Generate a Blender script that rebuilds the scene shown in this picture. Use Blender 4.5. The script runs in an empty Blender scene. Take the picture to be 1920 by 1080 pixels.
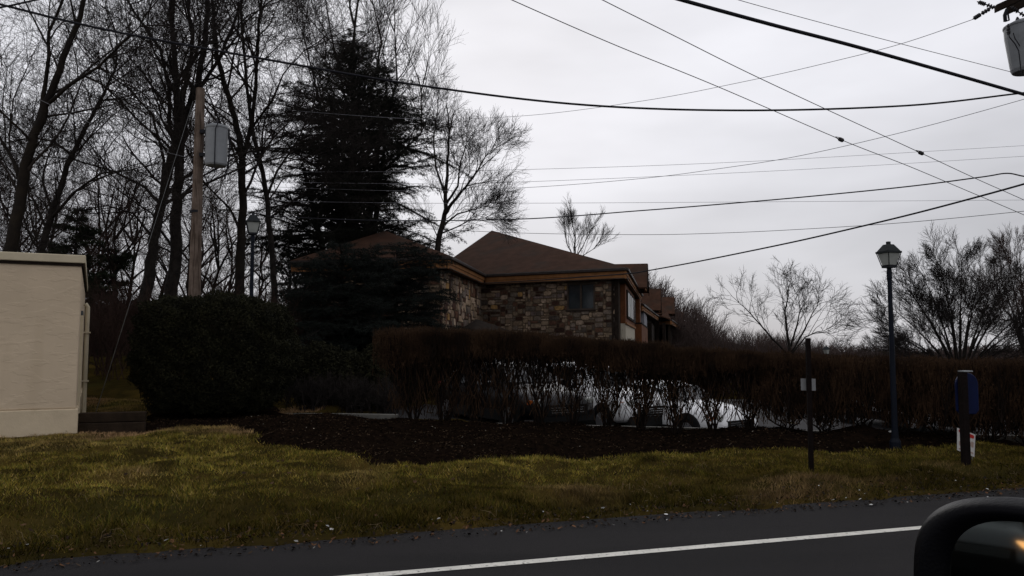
import bpy, math, random
import numpy as np
from mathutils import Vector, noise as mnoise
R_ = math.radians
scene = bpy.context.scene
COL = scene.collection
# ---------------------------------------------------------------- camera
FPX = 1507.0; PITCH = R_(4.2); CZ = 1.6
cam = bpy.data.cameras.new('camera'); camo = bpy.data.objects.new('camera', cam); COL.objects.link(camo)
cam.sensor_width = 36; cam.lens = 36 * FPX / 1920; cam.clip_start = 0.05; cam.clip_end = 2000
camo.location = (0, 0, CZ); camo.rotation_euler = (math.pi / 2 + PITCH, 0, 0)
scene.camera = camo
scene.view_settings.view_transform = 'Standard'; scene.view_settings.look = 'None'
scene.view_settings.exposure = 0.0; scene.view_settings.gamma = 1.0
# ---------------------------------------------------------------- sky
world = bpy.data.worlds.new('World'); scene.world = world; world.use_nodes = True
wt = world.node_tree; wt.nodes.clear()
def wn(t, **k):
    n = wt.nodes.new(t)
    for a, b in k.items(): setattr(n, a, b)
    return n
def wmath(op, a, b=None, c=None):
    n = wn('ShaderNodeMath', operation=op)
    for i, v in enumerate((a, b, c)):
        if v is None: continue
        if isinstance(v, (int, float)): n.inputs[i].default_value = v
        else: wt.links.new(v, n.inputs[i])
    return n.outputs[0]
SUN_EL, SUN_AZ = R_(24), R_(-2)       # the sun stands behind the cloud, beyond the building
tc = wn('ShaderNodeTexCoord'); sep = wn('ShaderNodeSeparateXYZ'); wt.links.new(tc.outputs['Generated'], sep.inputs[0])
g = Vector((math.sin(R_(-3)), math.cos(R_(-3)), math.tan(R_(13)))).normalized()
dot = wn('ShaderNodeVectorMath', operation='DOT_PRODUCT'); wt.links.new(tc.outputs['Generated'], dot.inputs[0]); dot.inputs[1].default_value = g
dp = wmath('MAXIMUM', dot.outputs['Value'], 0.0)
glow = wmath('POWER', dp, 16.0); glow2 = wmath('POWER', dp, 2.5)
zz = wmath('MAXIMUM', sep.outputs[2], 0.0)
mp = wn('ShaderNodeMapping'); mp.inputs['Scale'].default_value = (1, 1, 3.2); wt.links.new(tc.outputs['Generated'], mp.inputs[0])
nz = wn('ShaderNodeTexNoise'); nz.inputs['Scale'].default_value = 2.6; nz.inputs['Detail'].default_value = 4; nz.inputs['Roughness'].default_value = .48
wt.links.new(mp.outputs[0], nz.inputs['Vector'])
cl = wmath('MULTIPLY_ADD', nz.outputs['Fac'], 0.60, -0.285)
v = wmath('MULTIPLY_ADD', glow, 0.08, 0.48)
v = wmath('MULTIPLY_ADD', glow2, 0.06, v)
zc = wmath('MINIMUM', wmath('MULTIPLY', zz, 1.6), 0.45)
v = wmath('ADD', v, wmath('MULTIPLY', zc, wmath('MULTIPLY_ADD', glow2, .3, .38)))
back = wmath('MAXIMUM', wmath('MULTIPLY', sep.outputs[1], -1.0), 0.0)
v = wmath('MULTIPLY_ADD', back, 0.16, v)
v = wmath('ADD', v, cl)
v = wmath('MAXIMUM', v, 0.05)
sky = wn('ShaderNodeTexSky', sky_type='NISHITA'); sky.sun_disc = False; sky.sun_elevation = SUN_EL; sky.sun_rotation = SUN_AZ
bg1 = wn('ShaderNodeBackground'); bg1.inputs['Strength'].default_value = 1.0
cmb = wn('ShaderNodeCombineColor')
wt.links.new(wmath('MULTIPLY', v, 0.985), cmb.inputs[0]); wt.links.new(wmath('MULTIPLY', v, 0.985), cmb.inputs[1]); wt.links.new(wmath('MULTIPLY', v, 1.045), cmb.inputs[2])
wt.links.new(cmb.outputs[0], bg1.inputs['Color'])
bg2 = wn('ShaderNodeBackground'); bg2.inputs['Strength'].default_value = 0.05; wt.links.new(sky.outputs[0], bg2.inputs['Color'])
mx = wn('ShaderNodeMixShader'); mx.inputs[0].default_value = 0.06; wt.links.new(bg1.outputs[0], mx.inputs[1]); wt.links.new(bg2.outputs[0], mx.inputs[2])
out = wn('ShaderNodeOutputWorld'); wt.links.new(mx.outputs[0], out.inputs[0])
sl = bpy.data.lights.new('sun', 'SUN'); sl.energy = 0.5; sl.angle = R_(35); sl.color = (1, .97, .93)
so = bpy.data.objects.new('sun', sl); COL.objects.link(so)
sd = Vector((math.sin(SUN_AZ) * math.cos(SUN_EL), math.cos(SUN_AZ) * math.cos(SUN_EL), math.sin(SUN_EL)))
so.rotation_euler = sd.to_track_quat('Z', 'Y').to_euler()
# ---------------------------------------------------------------- pixel <-> world
cp, sp = math.cos(PITCH), math.sin(PITCH)
def ray(px, py):
    u = (px - 960) / FPX; w = (540 - py) / FPX
    return Vector((u, cp - w * sp, sp + w * cp))
def at(px, py, Y):
    r = ray(px, py); r = r * (Y / r.y); return Vector((r.x, r.y, r.z + CZ))
def atz(px, py, z=0.0):
    r = ray(px, py); r = r * ((z - CZ) / r.z); return Vector((r.x, r.y, z))
def sst(a, b, x):
    t = np.clip((x - a) / (b - a), 0, 1); return t * t * (3 - 2 * t)
# ---------------------------------------------------------------- materials
def mat(name, col, rough=.8, var=0, scale=5, col2=None, bump=0, bscale=40, spec=.1, metal=0, attr=None, extra=None, coat=0):
    m = bpy.data.materials.new(name); m.use_nodes = True; t = m.node_tree; b = t.nodes['Principled BSDF']
    b.inputs['Roughness'].default_value = rough; b.inputs['Metallic'].default_value = metal
    b.inputs['Specular IOR Level'].default_value = spec; b.inputs['Coat Weight'].default_value = coat
    b.inputs['Base Color'].default_value = (*col, 1)
    ge = t.nodes.new('ShaderNodeNewGeometry')
    src = None
    if attr:
        a = t.nodes.new('ShaderNodeAttribute'); a.attribute_name = attr; src = a.outputs['Color']
    if col2 or var:
        n = t.nodes.new('ShaderNodeTexNoise'); n.inputs['Scale'].default_value = scale; n.inputs['Detail'].default_value = 6; n.inputs['Roughness'].default_value = .65
        t.links.new(ge.outputs['Position'], n.inputs['Vector'])
        rp = t.nodes.new('ShaderNodeValToRGB'); rp.color_ramp.elements[0].position = .36; rp.color_ramp.elements[1].position = .64
        c2 = col2 if col2 else tuple(c * (1 - var) for c in col)
        c1 = col if col2 else tuple(min(1, c * (1 + var)) for c in col)
        if attr:
            c1 = (1 + var,) * 3; c2 = (1 - var,) * 3
        rp.color_ramp.elements[0].color = (*c2, 1); rp.color_ramp.elements[1].color = (*c1, 1)
        t.links.new(n.outputs['Fac'], rp.inputs[0])
        if attr:
            mu = t.nodes.new('ShaderNodeMix'); mu.data_type = 'RGBA'; mu.blend_type = 'MULTIPLY'; mu.inputs['Factor'].default_value = 1
            t.links.new(src, mu.inputs[6]); t.links.new(rp.outputs[0], mu.inputs[7]); src = mu.outputs[2]
        else: src = rp.outputs[0]
    if extra: src = extra(t, ge, src, b) or src
    if src: t.links.new(src, b.inputs['Base Color'])
    if bump:
        n2 = t.nodes.new('ShaderNodeTexNoise'); n2.inputs['Scale'].default_value = bscale; n2.inputs['Detail'].default_value = 5
        t.links.new(ge.outputs['Position'], n2.inputs['Vector'])
        bp = t.nodes.new('ShaderNodeBump'); bp.inputs['Strength'].default_value = min(1, bump); bp.inputs['Distance'].default_value = .02
        t.links.new(n2.outputs['Fac'], bp.inputs['Height']); t.links.new(bp.outputs[0], b.inputs['Normal'])
    return m
def mixc(t, a, b2, fac, mode='MIX'):
    mu = t.nodes.new('ShaderNodeMix'); mu.data_type = 'RGBA'; mu.blend_type = mode
    for s, i in ((fac, 0), (a, 6), (b2, 7)):
        if isinstance(s, (float, int)): mu.inputs[i].default_value = s
        elif isinstance(s, tuple): mu.inputs[i].default_value = (*s, 1)
        else: t.links.new(s, mu.inputs[i])
    return mu.outputs[2]
def nnoise(t, ge, scale, lo, hi, detail=4, mapping=None):
    n = t.nodes.new('ShaderNodeTexNoise'); n.inputs['Scale'].default_value = scale; n.inputs['Detail'].default_value = detail
    if mapping:
        mm = t.nodes.new('ShaderNodeMapping'); mm.inputs['Scale'].default_value = mapping
        t.links.new(ge.outputs['Position'], mm.inputs[0]); t.links.new(mm.outputs[0], n.inputs['Vector'])
    else: t.links.new(ge.outputs['Position'], n.inputs['Vector'])
    mr = t.nodes.new('ShaderNodeMapRange'); mr.inputs['From Min'].default_value = lo; mr.inputs['From Max'].default_value = hi
    t.links.new(n.outputs['Fac'], mr.inputs[0]); return mr.outputs[0]
def grass_extra(t, ge, src, b):
    c = mixc(t, src, (.070, .046, .012), nnoise(t, ge, .9, .48, .66))
    c = mixc(t, c, (.026, .025, .008), nnoise(t, ge, .45, .52, .70))
    return mixc(t, c, (.018, .012, .006), nnoise(t, ge, 1.7, .60, .74))
def asphalt_extra(t, ge, src, b):
    c = mixc(t, src, (.016, .015, .0155), nnoise(t, ge, .5, .45, .62, 5, (.5, 2.5, 1)))
    f = nnoise(t, ge, 260, .62, .80, 2)
    return mixc(t, c, (.045, .045, .045), f)
def shingle_extra(t, ge, src, b):
    s = t.nodes.new('ShaderNodeSeparateXYZ'); t.links.new(ge.outputs['Position'], s.inputs[0])
    m1 = t.nodes.new('ShaderNodeMath'); m1.operation = 'MULTIPLY'; m1.inputs[1].default_value = 14.0; t.links.new(s.outputs[2], m1.inputs[0])
    m2 = t.nodes.new('ShaderNodeMath'); m2.operation = 'FRACT'; t.links.new(m1.outputs[0], m2.inputs[0])
    m3 = t.nodes.new('ShaderNodeMath'); m3.operation = 'LESS_THAN'; m3.inputs[1].default_value = .18; t.links.new(m2.outputs[0], m3.inputs[0])
    m4 = t.nodes.new('ShaderNodeMath'); m4.operation = 'MULTIPLY'; m4.inputs[1].default_value = .55; t.links.new(m3.outputs[0], m4.inputs[0])
    c = mixc(t, src, (.030, .016, .012), m4.outputs[0])
    return mixc(t, c, (.036, .028, .022), nnoise(t, ge, .8, .5, .7))
def stucco_extra(t, ge, src, b):
    n = t.nodes.new('ShaderNodeTexNoise'); n.inputs['Scale'].default_value = 3.0; n.inputs['Detail'].default_value = 5
    mm = t.nodes.new('ShaderNodeMapping'); mm.inputs['Scale'].default_value = (1, 1, 2.6); mm.inputs['Rotation'].default_value = (0, .3, 0)
    t.links.new(ge.outputs['Position'], mm.inputs[0]); t.links.new(mm.outputs[0], n.inputs['Vector'])
    rp = t.nodes.new('ShaderNodeValToRGB'); rp.color_ramp.elements[0].position = .5; rp.color_ramp.elements[1].position = .57
    t.links.new(n.outputs['Fac'], rp.inputs[0])
    bp = t.nodes.new('ShaderNodeBump'); bp.inputs['Strength'].default_value = .35; bp.inputs['Distance'].default_value = .008
    t.links.new(rp.outputs[0], bp.inputs['Height']); t.links.new(bp.outputs[0], b.inputs['Normal'])
    return mixc(t, src, (.48, .38, .26), nnoise(t, ge, 1.1, .58, .8, 4, (1.5, 1.5, .25)))
M = {}
M['grass'] = mat('grass', (.040, .029, .008), .95, col2=(.022, .017, .006), scale=3, bump=.8, bscale=30, extra=grass_extra, spec=.0)
M['blade'] = mat('grass_blade', (.1, .1, .02), .85, var=.35, scale=2, attr='col', spec=.0, extra=lambda t, ge, s, b: mixc(t, s, (.022, .016, .006), nnoise(t, ge, 1.3, .58, .76)))
M['asphalt'] = mat('asphalt', (.023, .0215, .022), .9, col2=(.017, .0155, .016), scale=60, bump=.5, bscale=180, extra=asphalt_extra, spec=.08)
M['lot'] = mat('lot_asphalt', (.022, .021, .022), .8, var=.25, scale=2, bump=.3, bscale=90)
def paint_extra(t, ge, src, b): return mixc(t, src, (.10, .10, .10), nnoise(t, ge, 28, .60, .72))
M['paint'] = mat('road_paint', (.62, .60, .54), .6, var=.12, scale=8, extra=paint_extra)
M['mulch'] = mat('mulch', (.012, .0075, .005), .98, col2=(.005, .0034, .0026), scale=9, bump=1, bscale=45, spec=.0)
M['chip'] = mat('mulch_chip', (.1, .1, .1), .9, attr='col', var=.45, scale=1.6, spec=.0)
M['concrete'] = mat('concrete', (.13, .125, .11), .9, var=.25, scale=3, bump=.3)
M['dirt'] = mat('dirt', (.02, .014, .009), .95, var=.4, scale=3, bump=.6)
M['bark'] = mat('bark', (.017, .014, .012), .95, var=.45, scale=6, bump=1, bscale=22, spec=.15)
M['twig'] = mat('twig', (.020, .016, .014), .95, var=.3, scale=3, spec=.15)
M['twig_red'] = mat('twig_red', (.040, .024, .019), .95, var=.3, scale=.6, spec=.1)
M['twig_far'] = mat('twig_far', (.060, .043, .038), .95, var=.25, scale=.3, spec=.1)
M['moss'] = mat('bark_moss', (.019, .015, .011), .95, col2=(.011, .009, .008), scale=2.5, bump=1, bscale=22)
M['needle'] = mat('needle', (.0155, .0165, .0115), .9, col2=(.0075, .0085, .006), scale=2.5, spec=.12)
M['needle_blue'] = mat('needle_blue', (.017, .021, .018), .9, col2=(.006, .0075, .006), scale=1.2, spec=.1)
M['needle_pine'] = mat('needle_pine', (.020, .026, .014), .9, var=.4, scale=1.2, spec=.1)
M['box'] = mat('boxwood', (.020, .019, .008), .9, col2=(.008, .008, .004), scale=3, spec=.12)
M['hedge_stem'] = mat('hedge_stem', (.012, .008, .006), .95, var=.3, scale=6, spec=.08)
M['hedge_twig'] = mat('hedge_twig', (.062, .036, .021), .95, col2=(.020, .013, .009), scale=1.9, spec=.0)
M['stone'] = mat('stone', (.3, .3, .3), .9, var=.38, scale=9, attr='col', bump=.8, bscale=30, spec=.2)
M['mortar'] = mat('mortar', (.075, .054, .036), .95, var=.2, scale=6)
M['shingle'] = mat('shingle', (.056, .029, .019), .95, var=.22, scale=2.2, extra=shingle_extra, bump=.4, bscale=35, spec=.05)
M['fascia'] = mat('fascia', (.21, .095, .036), .75, var=.2, scale=3)
M['soffit'] = mat('soffit', (.05, .038, .03), .85, var=.2, scale=3)
M['wood_dark'] = mat('wood_dark', (.018, .013, .010), .95, spec=.08, var=.3, scale=5)
M['wood_orange'] = mat('wood_orange', (.12, .045, .018), .75, var=.2, scale=4)
M['cream'] = mat('cream', (.42, .38, .30), .8, var=.05, scale=4)
M['gutter'] = mat('gutter', (.035, .028, .025), .5, var=.2, scale=4)
M['glass_dark'] = mat('window_glass', (.02, .026, .03), .12, spec=.5, var=.2, scale=2)
M['blind'] = mat('blind', (.6, .6, .58), .7)
M['stucco'] = mat('stucco', (.56, .45, .32), .9, var=.05, scale=1.5, extra=stucco_extra, spec=.15)
M['stucco_base'] = mat('stucco_base', (.56, .46, .32), .85, var=.08, scale=2.5, bump=.15, extra=lambda t, ge, s, b: mixc(t, s, (.30, .23, .14), nnoise(t, ge, 3.5, .55, .80, 5, (1, 1, .5))))
M['coping'] = mat('coping', (.52, .45, .32), .6, var=.06, scale=3)
M['steel'] = mat('galv_steel', (.25, .26, .26), .5, metal=.4, var=.15, scale=6)
M['black_metal'] = mat('black_metal', (.012, .013, .016), .45, var=.2, scale=8)
M['navy_metal'] = mat('navy_metal', (.0025, .0045, .010), .6, spec=.15, var=.2, scale=5)
M['lamp_glass'] = mat('lamp_glass', (.30, .31, .29), .35, var=.1, scale=6)
M['lamp_roof'] = mat('lamp_roof', (.02, .023, .024), .7, spec=.15, var=.2, scale=8)
M['pole_wood'] = mat('pole_wood', (.165, .125, .10), .9, col2=(.085, .062, .048), scale=3, bump=.5, bscale=30, extra=lambda t, ge, s, b: mixc(t, s, (.05, .035, .026), nnoise(t, ge, 6, .5, .65, 4, (6, 6, .25))))
M['trafo'] = mat('transformer_grey', (.21, .22, .23), .5, var=.08, scale=5)
M['cable'] = mat('cable', (.018, .018, .022), .7)
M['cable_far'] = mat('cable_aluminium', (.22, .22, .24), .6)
M['insul'] = mat('insulator', (.035, .033, .035), .4)
M['white_paint'] = mat('car_white', (.72, .72, .72), .3, spec=.5, coat=.6)
M['dark_paint'] = mat('car_dark', (.004, .004, .005), .4, spec=.2, coat=.1)
M['silver'] = mat('car_silver', (.12, .12, .13), .3, spec=.5, coat=.6)
M['car_glass'] = mat('car_glass', (.012, .014, .016), .08, spec=.6)
M['rubber'] = mat('rubber', (.012, .012, .012), .85)
M['rim'] = mat('rim', (.35, .35, .36), .3, metal=.8)
M['chrome'] = mat('chrome', (.5, .5, .5), .2, metal=1)
M['amber'] = mat('amber', (.5, .12, .02), .3)
M['plastic_black'] = mat('plastic_black', (.002, .002, .003), .45, spec=.06, bump=.1, bscale=300)
M['mirror'] = mat('mirror_glass', (.15, .17, .16), .03, metal=1)
M['timber'] = mat('timber', (.024, .016, .010), .9, var=.3, scale=5, bump=.5)
M['post'] = mat('post_brown', (.006, .0035, .003), .85, var=.35, scale=7, bump=.4)
M['sign_grey'] = mat('sign_grey', (.20, .20, .20), .6, var=.05, scale=9)
M['sign_blue'] = mat('sign_blue', (.002, .006, .035), .5, var=.15, scale=6)
M['sign_white'] = mat('sign_white', (.52, .50, .48), .7, var=.06, scale=12)
M['sign_red'] = mat('sign_red', (.42, .03, .025), .7)
M['sign_tan'] = mat('sign_tan', (.36, .26, .22), .7)
M['paper'] = mat('paper', (.6, .6, .58), .8)
M['leaf'] = mat('dry_leaf', (.12, .06, .025), .9, attr='col', var=.2, scale=20)
# ---------------------------------------------------------------- mesh helpers
class MB:
    def __init__(s): s.v = []; s.f = []
    def add(s, vs, fs):
        o = len(s.v); s.v += [tuple(x) for x in vs]; s.f += [tuple(i + o for i in f) for f in fs]; return s
    def box(s, c, size, ax=None, ay=None, az=None):
        c = Vector(c); ax = Vector(ax or (1, 0, 0)); az = Vector(az or (0, 0, 1)); ay = Vector(ay) if ay else az.cross(ax)
        ax, ay, az = ax.normalized() * size[0] / 2, ay.normalized() * size[1] / 2, az.normalized() * size[2] / 2
        vs = [c + ax * a + ay * b + az * d for d in (-1, 1) for b in (-1, 1) for a in (-1, 1)]
        return s.add(vs, [(0, 2, 3, 1), (4, 5, 7, 6), (0, 1, 5, 4), (2, 6, 7, 3), (0, 4, 6, 2), (1, 3, 7, 5)])
    def tube(s, pts, rs, n=10, cap=True):
        pts = [Vector(p) for p in pts]
        if isinstance(rs, (int, float)): rs = [rs] * len(pts)
        o = len(s.v); ref = None
        for i, p in enumerate(pts):
            d = (pts[min(i + 1, len(pts) - 1)] - pts[max(i - 1, 0)]).normalized()
            if ref is None: ref = Vector((1, 0, 0)) if abs(d.x) < .8 else Vector((0, 1, 0))
            a = (ref - d * ref.dot(d)).normalized(); ref = a; b = d.cross(a)
            for k in range(n):
                t = 2 * math.pi * k / n; s.v.append(tuple(p + (a * math.cos(t) + b * math.sin(t)) * rs[i]))
        for i in range(len(pts) - 1):
            for k in range(n):
                a0 = o + i * n + k; a1 = o + i * n + (k + 1) % n; s.f.append((a0, a1, a1 + n, a0 + n))
        if cap:
            s.f.append(tuple(o + k for k in range(n))[::-1]); s.f.append(tuple(o + (len(pts) - 1) * n + k for k in range(n)))
        return s
    def lathe(s, c, prof, n=20, ax=(0, 0, 1)):
        ax = Vector(ax).normalized(); return s.tube([Vector(c) + ax * z for r, z in prof], [max(r, .0005) for r, z in prof], n)
    def prism(s, poly, off):
        n = len(poly); poly = [Vector(p) for p in poly]; off = Vector(off)
        vs = poly + [p + off for p in poly]
        fs = [tuple(range(n))[::-1], tuple(range(n, 2 * n))] + [(i, (i + 1) % n, (i + 1) % n + n, i + n) for i in range(n)]
        return s.add(vs, fs)
    def build(s, name, m, parent=None, smooth=False, bevel=0):
        me = bpy.data.meshes.new(name); me.from_pydata(s.v, [], s.f); me.update()
        ms = m if isinstance(m, (list, tuple)) else [m]
        for q in ms: me.materials.append(q)
        if smooth: me.polygons.foreach_set('use_smooth', [True] * len(me.polygons))
        o = bpy.data.objects.new(name, me); COL.objects.link(o)
        if parent: setp(o, parent)
        if bevel:
            b = o.modifiers.new('bevel', 'BEVEL'); b.width = bevel; b.segments = 2; b.limit_method = 'ANGLE'
        return o
def setp(o, parent):
    o.parent = parent
    loc = parent.location.copy(); pp = parent.parent
    while pp: loc += pp.location; pp = pp.parent
    o.location = o.location - loc      # parents here are never rotated or scaled while building
def tag(o, label=None, cat=None, group=None, kind=None):
    if label: o['label'] = label
    if cat: o['category'] = cat
    if group: o['group'] = group
    if kind: o['kind'] = kind
    return o
def empty(name, loc, label=None, cat=None, group=None):
    o = bpy.data.objects.new(name, None); o.location = loc; o.empty_display_size = .2; COL.objects.link(o); return tag(o, label, cat, group)
def npmesh(name, V, F, m, parent=None, col=None, smooth=False):
    V = np.asarray(V, np.float32); F = np.asarray(F, np.int32); k = F.shape[1]
    me = bpy.data.meshes.new(name); me.vertices.add(len(V)); me.vertices.foreach_set('co', V.ravel())
    me.loops.add(F.size); me.loops.foreach_set('vertex_index', F.ravel())
    me.polygons.add(len(F)); me.polygons.foreach_set('loop_start', np.arange(len(F), dtype=np.int32) * k)
    me.polygons.foreach_set('loop_total', np.full(len(F), k, np.int32))
    if smooth: me.polygons.foreach_set('use_smooth', np.ones(len(F), bool))
    me.update(calc_edges=True)
    if col is not None:
        a = me.color_attributes.new('col', 'FLOAT_COLOR', 'POINT'); c = np.ones((len(V), 4), np.float32); c[:, :3] = col; a.data.foreach_set('color', c.ravel())
    me.materials.append(m)
    o = bpy.data.objects.new(name, me); COL.objects.link(o)
    if parent: setp(o, parent)
    return o
def segmesh(S, n=3):
    """S: (N,8) p0 p1 r0 r1 -> verts, quads"""
    S = np.asarray(S, float); P0, P1, r0, r1 = S[:, 0:3], S[:, 3:6], S[:, 6], S[:, 7]
    d = P1 - P0; L = np.linalg.norm(d, axis=1, keepdims=True) + 1e-9; d = d / L
    ref = np.where(np.abs(d[:, :1]) < .75, np.array([[1., 0, 0]]), np.array([[0., 1, 0]]))
    a = ref - d * (ref * d).sum(1, keepdims=True); a /= np.linalg.norm(a, axis=1, keepdims=True); b = np.cross(d, a)
    th = 2 * np.pi * np.arange(n) / n
    ring = a[:, None, :] * np.cos(th)[None, :, None] + b[:, None, :] * np.sin(th)[None, :, None]
    V = np.concatenate([P0[:, None] + ring * r0[:, None, None], P1[:, None] + ring * r1[:, None, None]], 1)
    base = (np.arange(len(S)) * 2 * n)[:, None, None]; k = np.arange(n)
    F = np.stack([k, (k + 1) % n, (k + 1) % n + n, k + n], 1)[None]
    return V.reshape(-1, 3), (base + F).reshape(-1, 4)
# ---------------------------------------------------------------- the ground
RD = Vector((math.sin(R_(71.6)), math.cos(R_(71.6)), 0)); RN = Vector((-RD.y, RD.x, 0))
E0 = atz(960, 987)
HL = Vector((-1.9, 15.6, 0)); HDIR = Vector((math.cos(R_(14)), -math.sin(R_(14)), 0)); HNRM = Vector((math.sin(R_(14)), math.cos(R_(14)), 0))
_pn = {}
def fnoise(X, Y, s, seed=0):
    """cheap smooth value noise on arrays"""
    r = np.random.RandomState(seed + 77); T = r.rand(256, 256)
    x = np.asarray(X) * s + 1000.5; y = np.asarray(Y) * s + 1000.5
    xi = np.floor(x).astype(int); yi = np.floor(y).astype(int); fx = x - xi; fy = y - yi
    fx = fx * fx * (3 - 2 * fx); fy = fy * fy * (3 - 2 * fy)
    g = lambda i, j: T[i % 256, j % 256]
    return (g(xi, yi) * (1 - fx) + g(xi + 1, yi) * fx) * (1 - fy) + (g(xi, yi + 1) * (1 - fx) + g(xi + 1, yi + 1) * fx) * fy
def hbase(X, Y):
    X = np.asarray(X, float); Y = np.asarray(Y, float)
    h = 1.1 * sst(17, 30, Y) * sst(-3, -9, X) - 3.0 * sst(24, 95, Y) * sst(-4, 8, X)
    h = h + 5 * sst(35, 90, Y) * sst(-5, -40, X) - .72 * sst(-2.5, 5, X) * sst(15.0, 19.0, Y + .25 * X)
    return h
def sroad(X, Y): return (np.asarray(X) - E0.x) * RN.x + (np.asarray(Y) - E0.y) * RN.y
def hground(X, Y):
    s = sroad(X, Y)
    n = (fnoise(X, Y, 1.3, 1) - .5) * .16 + (fnoise(X, Y, 3.5, 2) - .5) * .07
    e = s + (fnoise(X, Y, 2.2, 3) - .5) * .28 + (fnoise(X, Y, 7, 4) - .5) * .12
    bank = .10 * sst(.3, 2.0, s) * sst(0, -6, X)
    swale = -.16 * np.exp(-((s - 1.3 - .1 * X * 0) / .28) ** 2) * np.exp(-((X + 3.2) / 1.1) ** 2)
    up = sst(.1, .6, s)
    v = hbase(X, Y) + n * up * np.where(Y > 40, 0, 1) + bank + swale
    return v + .025 - .10 * sst(.10, -.06, e) * (s > -12) + 0.0
lot_back = 60
LOT = [tuple(atz(590, 796)[:2]), tuple((HL + HNRM * 1.05)[:2]), tuple((HL + HNRM * 1.05 + HDIR * 30)[:2]), (45, 20), (40, 70), (12, 70), (8, 36), (-1, 38), (-1.5, 25), (-4.6, 18.9), tuple(atz(520, 781)[:2])]
front = [(255, 822), (330, 818), (430, 814), (452, 826), (480, 850), (560, 856), (640, 866), (700, 878), (840, 873), (1010, 859), (1280, 854), (1500, 853), (1920, 838)]
MUL = [tuple(atz(*p)[:2]) for p in front] + [tuple((HL - HNRM * .9 + HDIR * 26)[:2]), tuple((HL + HNRM * 1.0 + HDIR * 26)[:2]), tuple((HL + HNRM * 1.0)[:2]), tuple(atz(590, 797)[:2]), tuple(atz(520, 782)[:2]), tuple(atz(620, 760)[:2]), tuple(atz(700, 752)[:2]), tuple(atz(560, 745)[:2]), tuple(atz(275, 762)[:2])]
def inpoly(X, Y, P):
    X = np.asarray(X); Y = np.asarray(Y); c = np.zeros(X.shape, bool); n = len(P)
    for i in range(n):
        x1, y1 = P[i]; x2, y2 = P[(i + 1) % n]
        if y1 == y2: continue
        c ^= ((y1 > Y) != (y2 > Y)) & (X < (x2 - x1) * (Y - y1) / (y2 - y1) + x1)
    return c
def pdist(X, Y, P):
    d = np.full(np.shape(X), 1e9); n = len(P)
    for i in range(n):
        x1, y1 = P[i]; x2, y2 = P[(i + 1) % n]; dx, dy = x2 - x1, y2 - y1
        t = np.clip(((X - x1) * dx + (Y - y1) * dy) / (dx * dx + dy * dy + 1e-9), 0, 1)
        d = np.minimum(d, np.hypot(X - x1 - t * dx, Y - y1 - t * dy))
    return d
def sheet(name, xs, ys, hf, m, mask=None, smooth=True):
    X, Y = np.meshgrid(xs, ys); Z = hf(X, Y); V = np.stack([X, Y, Z], -1).reshape(-1, 3)
    i = np.arange(len(ys) - 1)[:, None] * len(xs) + np.arange(len(xs) - 1)[None]
    F = np.stack([i, i + 1, i + 1 + len(xs), i + len(xs)], -1).reshape(-1, 4)
    if mask is not None:
        c = V[F].mean(1); F = F[mask(c[:, 0], c[:, 1])]
    return npmesh(name, V, F, m, smooth=smooth)
def gnd_total(X, Y):
    z = hground(X, Y)
    return z - .13 * inpoly(X, Y, LOT) * sst(0, .25, pdist(X, Y, LOT)) - .02 * inpoly(X, Y, MUL)
xs = np.concatenate([np.linspace(-600, -60, 14)[:-1], np.linspace(-60, -16, 30)[:-1], np.arange(-16, 16, .11), np.linspace(16, 60, 30)[1:], np.linspace(60, 700, 16)[1:]])
ys = np.concatenate([np.linspace(-300, -20, 10)[:-1], np.linspace(-20, 3, 24)[:-1], np.arange(3, 22, .11), np.linspace(22, 100, 50), np.linspace(100, 900, 20)[1:]])
tag(sheet('ground', xs, ys, gnd_total, M['grass']), kind='structure')
# road
o = MB()
a = E0 - RD * 120 - RN * 11.5; b = E0 + RD * 160 - RN * 11.5; c = E0 + RD * 160 + RN * .05; d = E0 - RD * 120 + RN * .05
N = 60
for i in range(N):
    p = a.lerp(b, i / N); q = a.lerp(b, (i + 1) / N); r = d.lerp(c, (i + 1) / N); s = d.lerp(c, i / N); o.add([p, q, r, s], [(0, 1, 2, 3)])
tag(o.build('road', M['asphalt']), kind='structure')
L0 = atz(690, 1080); L1 = atz(1760, 987)
ld = (L1 - L0).normalized(); ln = Vector((-ld.y, ld.x, 0))
o = MB(); rr = random.Random(4)
p0 = L0 - ld * 40; prevw = .052
for i in range(240):
    p = p0 + ld * i * .5; q = p0 + ld * (i + 1) * .5; w = .052 + rr.uniform(-.004, .004)
    o.add([p - ln * prevw + Vector((0, 0, .004)), q - ln * w + Vector((0, 0, .004)), q + ln * w + Vector((0, 0, .004)), p + ln * prevw + Vector((0, 0, .004))], [(0, 1, 2, 3)]); prevw = w
tag(o.build('lane_marking', M['paint']), kind='structure')
# parking lot
tag(sheet('parking_lot', np.arange(-8, 46, .5), np.arange(10, 70, .5), lambda X, Y: hbase(X, Y) - .03, M['lot'], mask=lambda X, Y: inpoly(X, Y, LOT)), kind='structure')
kb = MB()
for pts in ([atz(592, 797), atz(640, 799.5), atz(725, 802.5), HL + HNRM * 1.05 + HDIR * 1.5, HL + HNRM * 1.05 + HDIR * 24], [atz(530, 781), atz(640, 781.5), atz(745, 783.5)]):
    for p, q in zip(pts[:-1], pts[1:]):
        dd = (q - p).normalized(); kb.box((p + q) / 2 + Vector((0, 0, .0)), ((q - p).length + .02, .14, .16), dd)
tag(kb.build('kerb', M['concrete'], bevel=.015), kind='structure')
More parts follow.
